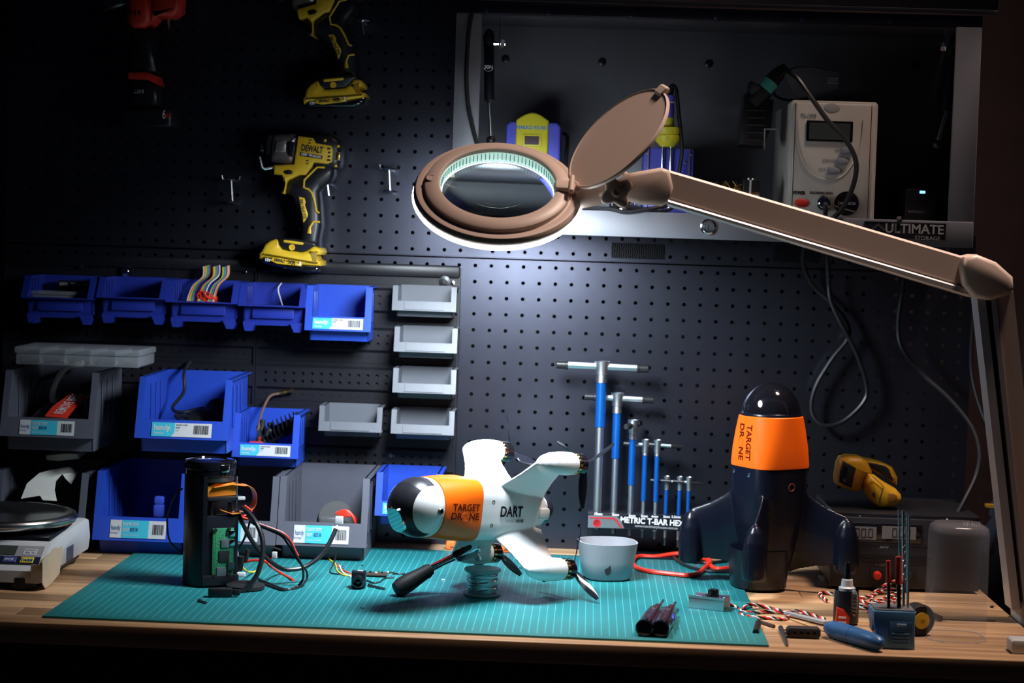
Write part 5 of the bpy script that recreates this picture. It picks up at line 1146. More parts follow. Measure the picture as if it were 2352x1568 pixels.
# orange film coil
za, zb_ = S_(520, 320).z, S_(520, 455).z
q = B(); q.prism([(xm + .002, zb_), (ex1 - .004, zb_ + .002), (ex1 - .005, za), (xm + .018, za + .001), (xm + .003, za - .004)], ey - ew * .40, ey - ew * .10, 'y', .002); q.obj('film_wrap', orange_tape, es)
cc = S_(715, 470, YE + .01); q = B(); hw = .0165
pts = [(cc.x - .060 + .002 * i, 0) for i in range(0)]
sec = []
for i in range(15):
    a = rad(100 - 200 * i / 14); sec.append(V((cc.x + .0155 * cos(a), 0, cc.z + .0185 * sin(a))))
sec = [V((cc.x - .045, 0, cc.z + .017)), V((cc.x - .02, 0, cc.z + .0205))] + sec + [V((cc.x - .018, 0, cc.z - .020)), V((cc.x - .035, 0, cc.z - .014))]
rings = [[p + V((0, y_, 0)), p + V((0, y_ + .022, 0)), p + V((0, y_ + .022, 0)) * 1 - V((.0, 0, .0007)), p + V((0, y_, -.0007))] for p in sec for y_ in (YE + .001,)]
q.loft(rings); q.obj('film_loop', orange_tape, es, 60)
q = B(); q.rbox(xm + .006, ex1 + .004, YE + .002, YE + .018, S_(500, 485).z, S_(500, 445).z, .001); q.obj('sensor_board', chip, es)
q = B(); q.rbox(S_(610, 470).x, S_(690, 470).x, YE - .001, YE + .004, S_(600, 485).z, S_(600, 450).z, .0008); q.obj('connector', white_pl, es)
# green board
g0, g1_ = S_(345, 1245, YE - .002), S_(575, 765, YE - .002); gy = ey - ew * .45
bt_ = Matrix.Translation((g0.x, gy - .001, g0.z)); gw, gh = g1_.x - g0.x, g1_.z - g0.z
q = B(); q.rbox(0, gw, -.0012, .0004, 0, gh, .0006, 0, bt_); pb = q.obj('circuit_board', pcb_green, es)
def chipbox(nm, x0, x1, z0, z1, th, m_):
    q = B(); q.rbox(gw * x0, gw * x1, -.0012 - th, -.0011, gh * z0, gh * z1, .0003, 0, bt_); return q.obj(nm, m_, pb)
chipbox('shield', .40, .78, .60, .78, .0015, shield_grey); chipbox('processor', .30, .80, .30, .54, .0012, chip)
chipbox('usb_port', .80, 1.04, .83, .95, .0026, chrome); chipbox('usb_port', .80, 1.04, .64, .76, .0026, chrome); chipbox('hdmi_port', .72, 1.02, .14, .30, .003, dsteel); chipbox('card_slot', .22, .66, .02, .20, .0014, shield_grey); chipbox('small_chip', .62, .78, .84, .93, .0008, chip)
q = B()
for i in range(20):
    for j in range(2): q.cyl(bt_ @ V((gw * (.07 + .08 * j), -.0012, gh * (.07 + .045 * i))), bt_ @ V((gw * (.07 + .08 * j), -.0017, gh * (.07 + .045 * i))), .0006, 6)
q.obj('pin_holes', brass, pb)['kind'] = 'stuff'
random.seed(8); q = B()
for i in range(46):
    x, z = random.uniform(.2, .95), random.uniform(.03, .97); q.box(gw * x, gw * x + .0011, -.0018, -.0012, gh * z, gh * z + .0007, 0, bt_)
q.obj('small_components', mat('component_tan', (.35, .30, .22), .4, 0, .6, 900), pb)['kind'] = 'stuff'
for x, z in ((.12, .965), (.12, .03), (.76, .985), (.76, .06)):
    q = B(); q.lathe([(.0026, 0), (.0026, .0018), (.001, .002)], bt_ @ V((gw * x, -.0012, gh * z)), (0, -1, 0), 12); q.obj('screw', ink, pb)
es.rotation_euler = (0, 0, rad(26))
# ---------------------------------------------------------------- leads around the stack
def lead(name, label, pts, r, m_, Y=None, n=8, cat='cable', group=None, parent=None):
    q = B(); c = [S_(p[0], p[1], p[2]) if len(p) == 3 else on(380 + p[0] / 4.356, 1040 + p[1] / 4.356, MZ + r) for p in pts]
    q.tube(spl(c, n), r, 8); o = q.obj(name, m_, parent)
    return tag(o, label, cat, group) if parent is None else o
hd = lead('video_lead', 'thick black lead from the stack ending in a white plug in mid-air', [(710, 570, -.43), (780, 720, -.43), (880, 900, -.425), (1000, 1040, -.42), (1150, 1150, -.41), (1270, 1165, -.40), (1400, 1135, -.39), (1540, 1040, -.38), (1640, 900, -.37), (1705, 760, -.36)], .0031, cable_black)
p, e = S_(1705, 760, -.36), S_(1735, 690, -.355); q = B(); q.cyl(p, e, .0016, 6); q.obj('wire_end', cable_white, hd); q = B(); q.rbox(e.x - .005, e.x + .006, e.y - .004, e.y + .004, e.z - .003, e.z + .008, .0008); q.obj('plug', white_pl, hd)
ul = lead('usb_lead', 'thick black lead curving down to a plug lying on the mat', [(770, 545, -.43), (850, 620, -.44), (920, 720, -.45), (968, 850, -.455), (975, 980, -.46), (955, 1100, -.465), (910, 1230, -.47), (830, 1330, -.475), (740, 1395, -.48), (640, 1418, -.485)], .0034, cable_black)
p = on(380 + 548 / 4.356, 1040 + 1440 / 4.356, MZ); q = B(); mx = Matrix.Translation(p + V((0, 0, .006))) @ Matrix.Rotation(rad(12), 4, 'Z'); q.rbox(-.016, .016, -.006, .006, -.006, .006, .002, 0, mx); q.rbox(.016, .026, -.004, .004, -.004, .004, .0015, 0, mx); q.obj('plug', black_plastic, ul)
bl2 = 'thin leads looping right of the stack'
lead('lead', 'black lead arcing widest to the right of the stack', [(800, 560, -.43), (860, 680, -.43), (1000, 740, -.425), (1150, 800, -.42), (1240, 880, -.42), (1310, 1020, -.42), (1370, 1140, -.42), (1375, 1260, -.42), (1310, 1340, -.42), (1190, 1370), (1080, 1340), (960, 1300), (900, 1290)], .0017, cable_black, group=bl2)
lead('lead', 'second black lead running beside the widest arc', [(800, 570, -.428), (870, 700, -.428), (1010, 760, -.422), (1160, 830, -.418), (1230, 920, -.418), (1330, 1080, -.418), (1410, 1180, -.41), (1410, 1270, -.41), (1330, 1345), (1200, 1362), (1050, 1310), (930, 1262)], .0015, cable_black, group=bl2)
lead('lead', 'red lead arcing along the upper loop right of the stack', [(790, 525, -.432), (860, 580, -.43), (800, 570, -.428), (870, 660, -.426), (940, 710, -.424), (1080, 760, -.42), (1190, 810, -.418), (1260, 890, -.416), (1300, 980, -.416), (1330, 1030, -.416)], .0017, cable_red, group=bl2)
lead('lead', 'red lead lying on the mat and pointing right, cut end free', [(680, 1120, -.41), (790, 1090, -.40), (900, 1072, -.40), (1000, 1085, -.40), (1060, 1140, -.40), (1150, 1200), (1275, 1268)], .0019, cable_red, group=bl2)
lead('lead', 'yellow lead curling at the foot of the stack', [(750, 1070, -.40), (765, 1130, -.40), (810, 1180, -.40), (880, 1190), (950, 1150), (1005, 1075, -.38)], .0013, cable_yellow, group=bl2)
wl = lead('lead', 'short red and white lead ending in a small white plug', [(1000, 1085, -.39), (1040, 1060, -.38), (1075, 1040, -.38)], .0012, cable_red, group=bl2)
p = S_(1092, 1020, -.38); q = B(); q.rbox(p.x - .0035, p.x + .0035, p.y - .003, p.y + .003, p.z - .0045, p.z + .0045, .0008); q.obj('plug', white_pl, wl)
lead('lead', 'brown wire bowed out from the left side of the stack', [(168, 358, -.42), (110, 400, -.43), (55, 510, -.43), (20, 640, -.43), (22, 780, -.43), (50, 890, -.43), (150, 990, -.42)], .0013, mat('wire_brown', (.16, .06, .045), .45), group=bl2)
lead('lead', 'black wire with a stiff end leaning right of the stack', [(850, 670, -.425), (800, 830, -.42), (740, 950, -.41)], .0015, cable_black, group=bl2)
for i, (m_, dx) in enumerate(((cable_white, 0), (cable_white, 10), (cable_white, 22), (cable_black, 34))):
    lead('lead', ('outer white wire', 'middle white wire', 'inner white wire', 'black wire')[i] + ' in the bunch low on the stack', [(662, 935 + dx * .5, -.42), (700 - dx * .3, 950 + dx, -.415), (722 - dx * .4, 1000 + dx * .6, -.412), (716 - dx * .5, 1060, -.412)], .0012, m_, group='bunched wires at the stack')
p = S_(722, 1120, -.41); q = B(); q.cyl(S_(735, 1030, -.41), S_(715, 1170, -.41), .008, 14); tag(q.obj('capacitor', rubber), 'black sleeve among the wires at the foot of the stack', 'component')
p = on(380 + 735 / 4.356, 1040 + 1235 / 4.356, MZ); q = B(); q.rbox(p.x - .009, p.x + .009, p.y - .004, p.y + .004, MZ, MZ + .006, .001); tag(q.obj('plug', white_pl), 'flat white plug lying at the foot of the stack', 'plug')
for i in range(3): lead('lead', ('left', 'middle', 'right')[i] + ' thin red wire fanning out at the foot of the stack', [(760, 1150 + 6 * i, -.41), (690, 1180 + 10 * i, -.41), (655, 1215, -.42), (690, 1260, -.425), (722, 1300 - 14 * i)], .0011, cable_red, group='thin red wires')
p = on(380 + 800 / 4.356, 1040 + 1360 / 4.356, MZ); q = B(); q.lathe([(.024, 0), (.026, .002), (.026, .006), (.018, .009), (.006, .010), (.005, .007), (.0005, .007)], (p.x, p.y, MZ), (0, 0, 1), 36); tag(q.obj('rubber_disc', rubber), 'round black disc lying flat at the right foot of the stack', 'disc')
q = B(); p, e = S_(825, 965, -.40), S_(805, 1075, -.40); q.cyl(p, e, .0032, 8); q.cyl(S_(895, 965, -.40), S_(840, 1000, -.40), .0008, 6); tag(q.obj('antenna_stub', rubber), 'short black antenna stub right of the stack', 'antenna')
lead('lead', 'black lead lying behind the loops toward the grey tote', [(960, 940, -.3), (1060, 940, -.3), (1155, 970, -.3)], .0014, cable_black, group=bl2)
# ================================================================ small camera and boards on the mat
p = on(822, 1352, MZ)
cm = thing('camera_module', 'small black square camera standing on the cutting mat', 'camera', (p.x, p.y + .01, MZ))
q = B(); q.rbox(p.x - .0095, p.x + .0095, p.y + .001, p.y + .018, MZ + .001, MZ + .023, .0015); q.obj('housing', satin_black, cm)
q = B(); q.lathe([(.0085, 0), (.0085, .008), (.0078, .009), (.0065, .009), (.006, .005), (.004, .0045), (.0005, .006)], (p.x, p.y + .001, MZ + .0105), (0, -1, 0), 28); q.obj('lens_barrel', gloss_black, cm)
for dx in (-.0095, .0075):
    q = B(); q.rbox(p.x + dx, p.x + dx + .002, p.y + .006, p.y + .014, MZ + .019, MZ + .024, .0005); q.obj('ear', black_plastic, cm)
q = B(); q.rbox(p.x - .002, p.x + .006, p.y + .004, p.y + .007, MZ + .0232, MZ + .025, .0004); q.obj('socket', white_pl, cm)
b0, b1 = on(842, 1322, MZ), on(888, 1326, MZ)
vb = thing('video_board', 'thin populated circuit board lying beside the small camera', 'circuit board', ((b0.x + b1.x) / 2, b0.y, MZ))
q = B(); q.rbox(b0.x, b1.x, b0.y - .010, b0.y + .010, MZ + .002, MZ + .004, .0004); brd = q.obj('board', mat('dark_board', (.05, .035, .025), .4, 0, .4, 300), vb)
random.seed(6)
for i in range(9):
    x, y_ = b0.x + .003 + .0043 * i, b0.y + random.uniform(-.007, .006); q = B(); q.rbox(x, x + random.uniform(.0018, .004), y_, y_ + .003, MZ + .004, MZ + random.uniform(.005, .0075), .0003); q.obj('component', (chip, shield_grey, white_pl, brass)[i % 4], vb)
def gl_(name, label, pts, r, m_, cat='wire', group=None, z=0):
    q = B(); q.tube(spl([on(a[0], a[1], MZ + r + z + (a[2] if len(a) > 2 else 0)) for a in pts], 8), r, 6); return tag(q.obj(name, m_), label, cat, group)
CG = 'thin wires around the small camera'
gl_('wire', 'yellow wire running from the grey tote to the small camera', [(748, 1268, .004), (758, 1285), (770, 1295), (775, 1310), (790, 1320), (815, 1321)], .0011, cable_yellow, group=CG)
gl_('wire', 'white wire curling up left of the small camera', [(780, 1298, .006), (783, 1306, .003), (790, 1316), (806, 1324)], .0011, cable_white, group=CG)
gl_('wire', 'red wire curling up left of the small camera', [(776, 1294, .006), (778, 1302, .003), (790, 1310), (812, 1319)], .0010, cable_red, group=CG)
gl_('wire', 'blue wire end left of the small camera', [(794, 1301, .004), (786, 1299, .002), (781, 1303)], .0009, cable_blue, group=CG)
gl_('wire', 'black wire looping left of the small camera', [(772, 1272, .01), (768, 1290, .004), (758, 1312), (775, 1318), (812, 1318)], .001, cable_black, group=CG)
gl_('wire', 'black wire looping right of the small camera toward the board', [(842, 1332), (858, 1338), (872, 1336), (884, 1328), (905, 1326)], .0011, cable_black, group=CG)
gl_('wire', 'black wire leaving the right end of the thin board', [(886, 1318), (898, 1314), (915, 1318), (930, 1317)], .0011, cable_black, group=CG)
def bolt(px0, py0, px1, py1, r, label, m_=dsteel):
    a, b_ = on(px0, py0, MZ + r), on(px1, py1, MZ + r); q = B(); L = (b_ - a).length
    q.lathe([(r * 1.8, 0), (r * 1.9, r * .5), (r * 1.9, r * 2), (r, r * 2), (r, L)], a, b_ - a, 12); return tag(q.obj('screw', m_), label, 'screw', 'loose screws on the mat')
bolt(848, 1344, 884, 1352, .0018, 'long dark screw lying beside the small camera')
bolt(457, 1379, 474, 1384, .0016, 'short dark screw lying alone at the front left of the mat')
# ================================================================ solder spool
p = on(1107, 1366, MZ); zt = at(1098, 1304, p.y).z
sp = thing('solder_spool', 'silver solder spool standing under the white drone', 'spool', (p.x, p.y, MZ))
def flange(z, r): q = B(); q.lathe([(.008, 0), (r - .001, 0), (r, .001), (r, .0026), (r - .001, .0036), (.008, .0036)], (p.x, p.y, z), (0, 0, 1), 48); q.obj('flange', white_pl, sp)
flange(MZ, .0252); flange(zt - .0036, .0252)
q = B(); q.lathe([(.0205, MZ + .0036), (.0215, MZ + .010), (.0205, MZ + .018), (.021, MZ + .026), (.0205, zt - .0036)], (p.x, p.y, 0), (0, 0, 1), 48); q.obj('solder_core', mat('solder', (.62, .64, .66), .33, .55, .06, 60), sp)
for k in range(9):
    z0 = MZ + .008 + .0032 * k; tl = (-.008, .005, -.003, .010, -.006, .003, .008, -.004, .004)[k]; q = B(); q.tube([(p.x + .0213 * cos(a), p.y + .0213 * sin(a), max(MZ + .005, min(zt - .005, z0 + tl * .4 * cos(a - .9 * k)))) for a in [2 * pi * i / 36 for i in range(36)]], .0007, 5, 0, True); q.obj('solder_turn', chrome, sp)
# ratchet resting on the spool
h0, h1 = on(914, 1352, MZ + .010), at(990, 1306, p.y - .005)
h2, h3 = at(1052, 1276, p.y - .004), at(1092, 1258, p.y - .004)
rt = thing('ratchet', 'ratchet tool with a black grip leaning against the solder spool', 'ratchet', (h0.x, h0.y, MZ))
ax_ = (h1 - h0); L = ax_.length
q = B(); q.lathe([(.0005, -.006), (.010, -.003), (.0125, .004), (.0125, .018), (.0112, L * .5), (.0095, L * .8), (.0100, L * .88), (.0075, L)], h0, ax_, 20); q.obj('grip', rubber, rt)
q = B(); q.tube([h1, (h1 + h2) / 2, h2], [.0048, .0036, .0044], 12); q.tube([h1 + V((0, .002, .004)), h2 + V((0, .002, .004))], .0022, 8, 1); q.obj('shank', [chrome, red_tool], rt)
dv = (h3 - h2).normalized(); nv = V((0, -.55, .83)); nv = (nv - dv * nv.dot(dv)).normalized(); sv = dv.cross(nv)
Rm = Matrix(((dv.x, sv.x, nv.x, (h2.x + h3.x) / 2), (dv.y, sv.y, nv.y, (h2.y + h3.y) / 2), (dv.z, sv.z, nv.z, (h2.z + h3.z) / 2), (0, 0, 0, 1)))
q = B(); q.prism([(x, y_) for x, y_ in sup(.019, 3, 28, .0085)], -.0055, .0055, 'z', .0015, 0, Rm); q.obj('head', chrome, rt)
q = B(); q.prism([(x, y_) for x, y_ in sup(.010, 3, 24, .0045)], .0052, .0062, 'z', 0, 0, Rm); q.obj('head_slot', ink, rt)
q = B(); q.rbox(.004, .013, -.0045, .0045, -.016, -.005, .001, 0, Rm); q.lathe([(.005, -.022), (.005, -.016)], (.0085, 0, 0), n=16, mx=Rm); q.obj('drive', chrome, rt)
# orange tool behind the drone
for i, (x0, y0, x1, y1) in enumerate(((1024, 1243, 1045, 1261), (1145, 1254, 1172, 1267))):
    a = on(x0, y1, 0.001); b_ = on(x1, y1, .001); zz = at(x0, y0, a.y).z; q = B(); q.rbox(a.x, b_.x, a.y, a.y + .03, .001, max(zz, .012), .0015); o = q.obj('clamp', mat('clamp_orange', (.95, .17, .03), .4)); tag(o, ('orange clamp foot left of the drone\'s far wing', 'orange clamp foot right of the drone\'s far wing')[i], 'clamp', 'orange clamps')
    q = B(); q.box(a.x + (b_.x - a.x) * .45, b_.x - .001, a.y - .0006, a.y + .001, .004, .0055); q.obj('groove', ink, o)
# scattered offcuts
for i, (x, y_) in enumerate(((1192, 1304), (1014, 1330), (830, 1298), (828, 1395))):
    a = on(x, y_, MZ + .0007); q = B(); q.cyl(a, a + V((.005 if i != 2 else .003, .002 - .002 * i, 0)), .0007, 6); tag(q.obj('wire_offcut', (ink, steel, ink, steel)[i]), ('tiny dark wire offcut under the drone wing', 'tiny shiny wire offcut left of the spool', 'tiny dark speck behind the camera module', 'tiny shiny offcut at the front of the mat')[i], 'offcut', 'tiny wire offcuts')
# ================================================================ leads behind the cup
def wr(name, label, pts, r, m_, cat='cable', group='leads behind the grey cup'):
    q = B(); q.tube(spl([on(a[0], a[1], MZ + r + (a[2] if len(a) > 2 else 0)) for a in pts], 8), r, 8); return tag(q.obj(name, m_), label, cat, group)
wr('test_lead', 'bright red lead in a wide loop right of the grey cup', [(1672, 1304), (1650, 1306), (1634, 1300), (1616, 1283), (1598, 1272), (1575, 1270, .006), (1545, 1272, .004), (1505, 1278), (1470, 1277), (1456, 1284), (1455, 1296), (1468, 1306), (1500, 1313), (1545, 1318), (1580, 1321), (1604, 1316), (1620, 1302), (1632, 1290, .004), (1622, 1284, .004), (1600, 1280)], .0034, cable_red)
wr('test_lead', 'black lead crossing the mat behind the red loop', [(1544, 1276), (1558, 1289), (1580, 1300), (1610, 1308), (1640, 1312), (1676, 1312)], .0026, cable_black)
wr('test_lead', 'second black lead by the black cup', [(1600, 1284), (1618, 1292), (1650, 1290), (1674, 1286)], .0024, cable_black)
q = B(); q.tube(spl([on(1600, 1279, .01), at(1588, 1277, -.09), at(1580, 1268, -.07), at(1579, 1250, -.06)], 6), .0028, 8); q.rbox(on(1590, 1279, 0).x - .006, on(1590, 1279, 0).x + .008, -.115, -.09, .004, .012, .002); tag(q.obj('test_lead', cable_red), 'red plug and lead rising beside the hex key stand', 'cable', 'leads behind the grey cup')
# ================================================================ two stubby screwdrivers
def sdriver(b, e, tip, label, flip):
    p0, p1, p2 = on(*b, MZ + .0105), on(*e, MZ + .009), on(*tip, MZ + .008)
    t = thing('screwdriver', label, 'screwdriver', (p0.x, p0.y, MZ), None, 'two dark screwdrivers on the mat')
    ax_ = (p1 - p0); L = ax_.length; a, b_ = frame(ax_.normalized()); rings = []
    for r, h in ((.006, -.002), (.0095, .0), (.0108, .006), (.0112, L * .4), (.0100, L * .72), (.0072, L * .88), (.0062, L)):
        rings.append([p0 + ax_.normalized() * h + (a * cos(t_) + b_ * sin(t_)) * r * (1 + .07 * cos(6 * t_)) for t_ in [2 * pi * i / 36 for i in range(36)]])
    q = B(); q.loft(rings); q.obj('handle', mat('handle_maroon', (.035, .012, .016), .25, 0, .4, 60, coat=.4), t, 50)
    q = B(); q.lathe([(.0095, -.0026), (.0112, -.001), (.0116, .010), (.0114, .013)], p0, ax_, 28); q.obj('end_cap', gloss_black, t)
    q = B(); q.cyl(p1, p2, .0021, 10); q.obj('blade', steel, t)
    if flip:
        s_ = p0 + ax_ * .45 + V((.0085, 0, .001)); q = B(); q.ball(s_, .009, 14, 8, (.42, 1.3, .75)); q.obj('blue_grip', blue_bin, t)
sdriver((1480, 1442), (1512, 1396), (1523, 1379), 'left one of two dark screwdrivers, without a blue inset', 0)
sdriver((1517, 1444), (1543, 1398), (1551, 1384), 'right one of two dark screwdrivers, with a blue inset', 1)
# ================================================================ servo tester
p = on(1581, 1396, MZ); e = on(1661, 1405, MZ); wd = (e - p).length
mx = Matrix.Translation(p) @ Matrix.Rotation(math.atan2(e.y - p.y, e.x - p.x), 4, 'Z')
sv_ = bpy.data.objects.new('servo_tester', None); COL.objects.link(sv_); sv_.matrix_world = mx; WL[sv_.name] = V((0, 0, 0)); tag(sv_, 'small silver control box with a black knob on the mat', 'control box')
def lp(q, nm, m_, par=None): return q.obj(nm, m_, par or sv_, 40, world=False)
dp_ = .030
q = B(); q.rbox(0, wd, 0, .0012, 0, .0165, .0004); q.rbox(0, wd, dp_ - .0012, dp_, 0, .0175, .0004); q.box(0, wd, 0, dp_, 0, .0012); q.box(-.0004, wd + .0004, -.0006, .0016, .0148, .0178); lp(q, 'case', alu)
q = B(); q.box(.001, wd - .001, .0014, dp_ - .0014, .012, .0135); brd = lp(q, 'board', mat('board_blue', (.03, .06, .30), .4, 0, .3, 200))
q = B(); q.box(wd - .0012, wd, .001, dp_ - .001, .0012, .0165); lp(q, 'end_plate', dsteel)
q = B(); q.lathe([(.0072, .0135), (.0070, .024), (.0068, .0255), (.005, .0262), (.0005, .0262)], (wd * .60, dp_ * .52, 0), n=24)
for i in range(18):
    a = 2 * pi * i / 18; q.cyl((wd * .60 + .0071 * cos(a), dp_ * .52 + .0071 * sin(a), .014), (wd * .60 + .0069 * cos(a), dp_ * .52 + .0069 * sin(a), .0245), .0005, 5)
lp(q, 'knob', gloss_black)
for i, (x, y_) in enumerate(((.12, .4), (.18, .7), (.25, .3), (.82, .5), (.90, .35), (.34, .6))):
    q = B(); q.rbox(wd * x, wd * x + .003, dp_ * y_, dp_ * y_ + .003, .0135, .0155 + .0004 * i, .0003); lp(q, 'component', (white_pl, chrome)[i % 2], brd)
q = B(); q.rbox(wd * .26, wd * .42, dp_ * .35, dp_ * .75, .0135, .0160, .0004); lp(q, 'chip', chip, brd)
# twisted servo leads
def twist(name, label, pts, r, cols=(cable_white, cable_red, cable_black), pitch=.02, z=0, group='twisted red, white and black leads'):
    c = spl([on(a[0], a[1], r * 2.2 + z + (a[2] if len(a) > 2 else 0)) for a in pts], 10); L = 0; q = B(); tr = [[], [], []]
    for k, pnt in enumerate(c):
        t = (c[min(k + 1, len(c) - 1)] - c[max(k - 1, 0)]); a, b_ = frame(t)
        if k: L += (c[k] - c[k - 1]).length
        for j in range(3):
            w_ = 2 * pi * (L / pitch + j / 3); tr[j].append(pnt + (a * cos(w_) + b_ * sin(w_)) * r * 1.15)
    for j in range(3): q.tube(tr[j], r, 6, j)
    return tag(q.obj(name, list(cols)), label, 'cable', group)
twist('servo_lead', 'twisted lead leaving the small silver box and crossing the mat edge', [(1668, 1385, .006), (1690, 1394), (1705, 1402), (1712, 1392, .004), (1725, 1388, .004), (1760, 1394), (1800, 1404), (1840, 1410), (1800, 1406), (1765, 1404), (1730, 1406), (1702, 1406), (1705, 1412), (1730, 1417), (1770, 1419), (1800, 1421), (1812, 1414), (1806, 1408), (1830, 1403), (1860, 1410), (1895, 1422)], .0012)
twist('servo_lead', 'twisted lead tangle behind the dark glue bottle', [(1900, 1380), (1884, 1366), (1890, 1360), (1915, 1364), (1950, 1372), (1985, 1372), (2020, 1360), (2050, 1350, .004), (2075, 1345, .006), (2060, 1362), (2025, 1376), (1990, 1388), (1965, 1392), (1990, 1396), (2020, 1392)], .0013)
twist('servo_lead', 'twisted lead rising behind the red test tips', [(2000, 1380), (2010, 1360), (2030, 1345, .01), (2055, 1335, .014), (2080, 1330, .014), (2100, 1332, .012), (2125, 1340, .006), (2140, 1355)], .0013)
twist('servo_lead', 'twisted lead lying low in front of the power supply', [(1970, 1376), (2000, 1386), (2040, 1380), (2070, 1368), (2056, 1380), (2030, 1396), (1990, 1402)], .0013)
# needle file and other small steel
def rod(name, label, pts, r, m_, cat, zz=0.0, n=8, group=None):
    q = B(); q.tube([on(a[0], a[1], r[i] + zz if isinstance(r, list) else r + zz) for i, a in enumerate(pts)], r, n); return tag(q.obj(name, m_), label, cat, group)
a, b_ = on(1805, 1409, .003), on(1898, 1432, .003); d = (b_ - a); s_ = V((-d.y, d.x, 0)).normalized() * .0055
q = B(); q.add([a - s_ * .8, b_ - s_, b_ + s_, a + s_ * .8] + [p + V((0, 0, .003)) for p in (a - s_ * .8, b_ - s_, b_ + s_, a + s_ * .8)], [(3, 2, 1, 0), (4, 5, 6, 7), (0, 1, 5, 4), (1, 2, 6, 5), (2, 3, 7, 6), (3, 0, 4, 7)])
tag(q.obj('sanding_file', mat('file_grit', (.32, .34, .36), .7, .2, .5, 900, .4, 1500)), 'grey gritty flat file lying behind the blue knife', 'file')
rod('wooden_stick', 'thin wooden stick beside the grey file', [(1815, 1421), (1898, 1450)], .0013, mat('stick_wood', (.55, .33, .14), .6), 'stick')
rod('punch', 'short black rod across the mat corner', [(1742, 1429), (1736, 1452)], .0042, chip, 'rod', 0, 10)
rod('punch', 'flat brown bar behind the short black rod', [(1748, 1428), (1778, 1438)], .0024, mat('bar_brown', (.06, .03, .02), .5), 'bar')
rod('precision_bit', 'steel bit with a thick end left of the black bit holder', [(1793, 1441), (1800, 1458), (1808, 1482)], [.0034, .0030, .0016], dsteel, 'bit')
bh0 = on(1806, 1464, 0); bh1 = on(1885, 1468, 0)
hb = thing('bit_holder', 'black bit holder with steel bits sticking out behind', 'bit holder', ((bh0.x + bh1.x) / 2, bh0.y, 0))
q = B(); q.rbox(bh0.x, bh1.x, bh0.y - .004, bh0.y + .012, .0005, .014, .003); q.obj('block', rubber, hb)
for i in range(4):
    x = bh0.x + .010 + (bh1.x - bh0.x - .018) * i / 3; q = B(); q.lathe([(.0026, 0), (.0026, .0006), (.0016, .0006), (.0014, -.001)], (x, bh0.y - .004, .0075), (0, -1, 0), 10); q.obj('socket', satin_black, hb)
    if i != 3: q = B(); q.tube([(x - .002, bh0.y + .012, .006), (x - .008 + .001 * i, bh0.y + .034 - .006 * i, .003)], [.0018, .0012], 8); q.obj('bit', steel, hb)
# ================================================================ glue bottle
p = on(1942, 1432, 0); Yg = p.y; zt1, zt2, zt3 = at(1942, 1330, Yg).z, at(1942, 1352, Yg).z, at(1942, 1288, Yg).z
gb = thing('glue_bottle', 'black squeeze bottle with a white collar and red label', 'bottle', (p.x, Yg, 0))
q = B(); q.lathe([(.014, 0), (.0165, .003), (.0165, .03), (.0155, .045), (.0150, zt2 - .014), (.0125, zt2 - .006), (.009, zt2)], (p.x, Yg, 0), (0, 0, 1), 32); q.obj('bottle', satin_black, gb)
q = B(); q.lathe([(.0105, zt2 - .002), (.0110, zt2 + .002), (.008, zt2 + .004), (.0072, zt1), (.004, zt1 + .001)], (p.x, Yg, 0), (0, 0, 1), 28); q.obj('collar', white_pl, gb)
q = B(); q.lathe([(.0050, zt1), (.0048, zt1 + .004), (.0040, zt3 - .002), (.002, zt3)], (p.x, Yg, 0), (0, 0, 1), 20); q.obj('cap', gloss_black, gb)
q = B(); q.ball((p.x + .0075, Yg - .0135, .030), .018, 16, 10, (.32, .18, 1.0)); sg_ = q.obj('grip_panel', mat('grip_grey', (.17, .18, .20), .5), gb)
for i in range(6):
    q = B(); q.tube([(p.x + .003, Yg - .0162, .018 + .0048 * i), (p.x + .011, Yg - .0162, .0165 + .0048 * i)], .0009, 6); q.obj('grip_rib', black_plastic, sg_)
q = B(); q.prism([(p.x - .0150, .002), (p.x + .002, .002), (p.x + .003, .012), (p.x - .006, .022), (p.x - .014, .024)], Yg - .0168, Yg - .006, 'y', .001); rl = q.obj('red_label', red_tool, gb)
for i in range(2):
    q = B(); q.box(p.x - .012, p.x - .002, Yg - .0174, Yg - .0168, .010 - .006 * i, .0125 - .006 * i); q.obj('white_print', ink_white, rl)
# blue knife
a, b_ = on(1899, 1446, .008), on(2025, 1484, .008)
kv = thing('scribing_knife', 'blue round-handled knife lying against the blue block', 'knife', ((a.x + b_.x) / 2, a.y, 0))
L = (b_ - a).length; kb_ = mat('knife_blue', (.03, .12, .30), .35, 0, .06, 40)
q = B(); q.lathe([(.003, 0), (.0075, .002), (.0105, .010), (.0115, .024), (.0112, L * .48)], a + V((0, 0, .003)), b_ - a, 24); q.obj('front_grip', kb_, kv)
q = B(); q.lathe([(.0108, L * .48), (.0114, L * .49), (.0104, L * .8), (.0085, L * .96), (.005, L), (.0005, L + .001)], a + V((0, 0, .003)), b_ - a, 24); q.obj('rear_grip', kb_, kv)
c = a + (b_ - a) * .80 + V((-.001, -.0100, .006)); q = B(); q.lathe([(.0028, 0), (.0028, .0005), (.0005, .0005)], c, (0, -1, .3), 14); q.obj('hole', ink, kv)
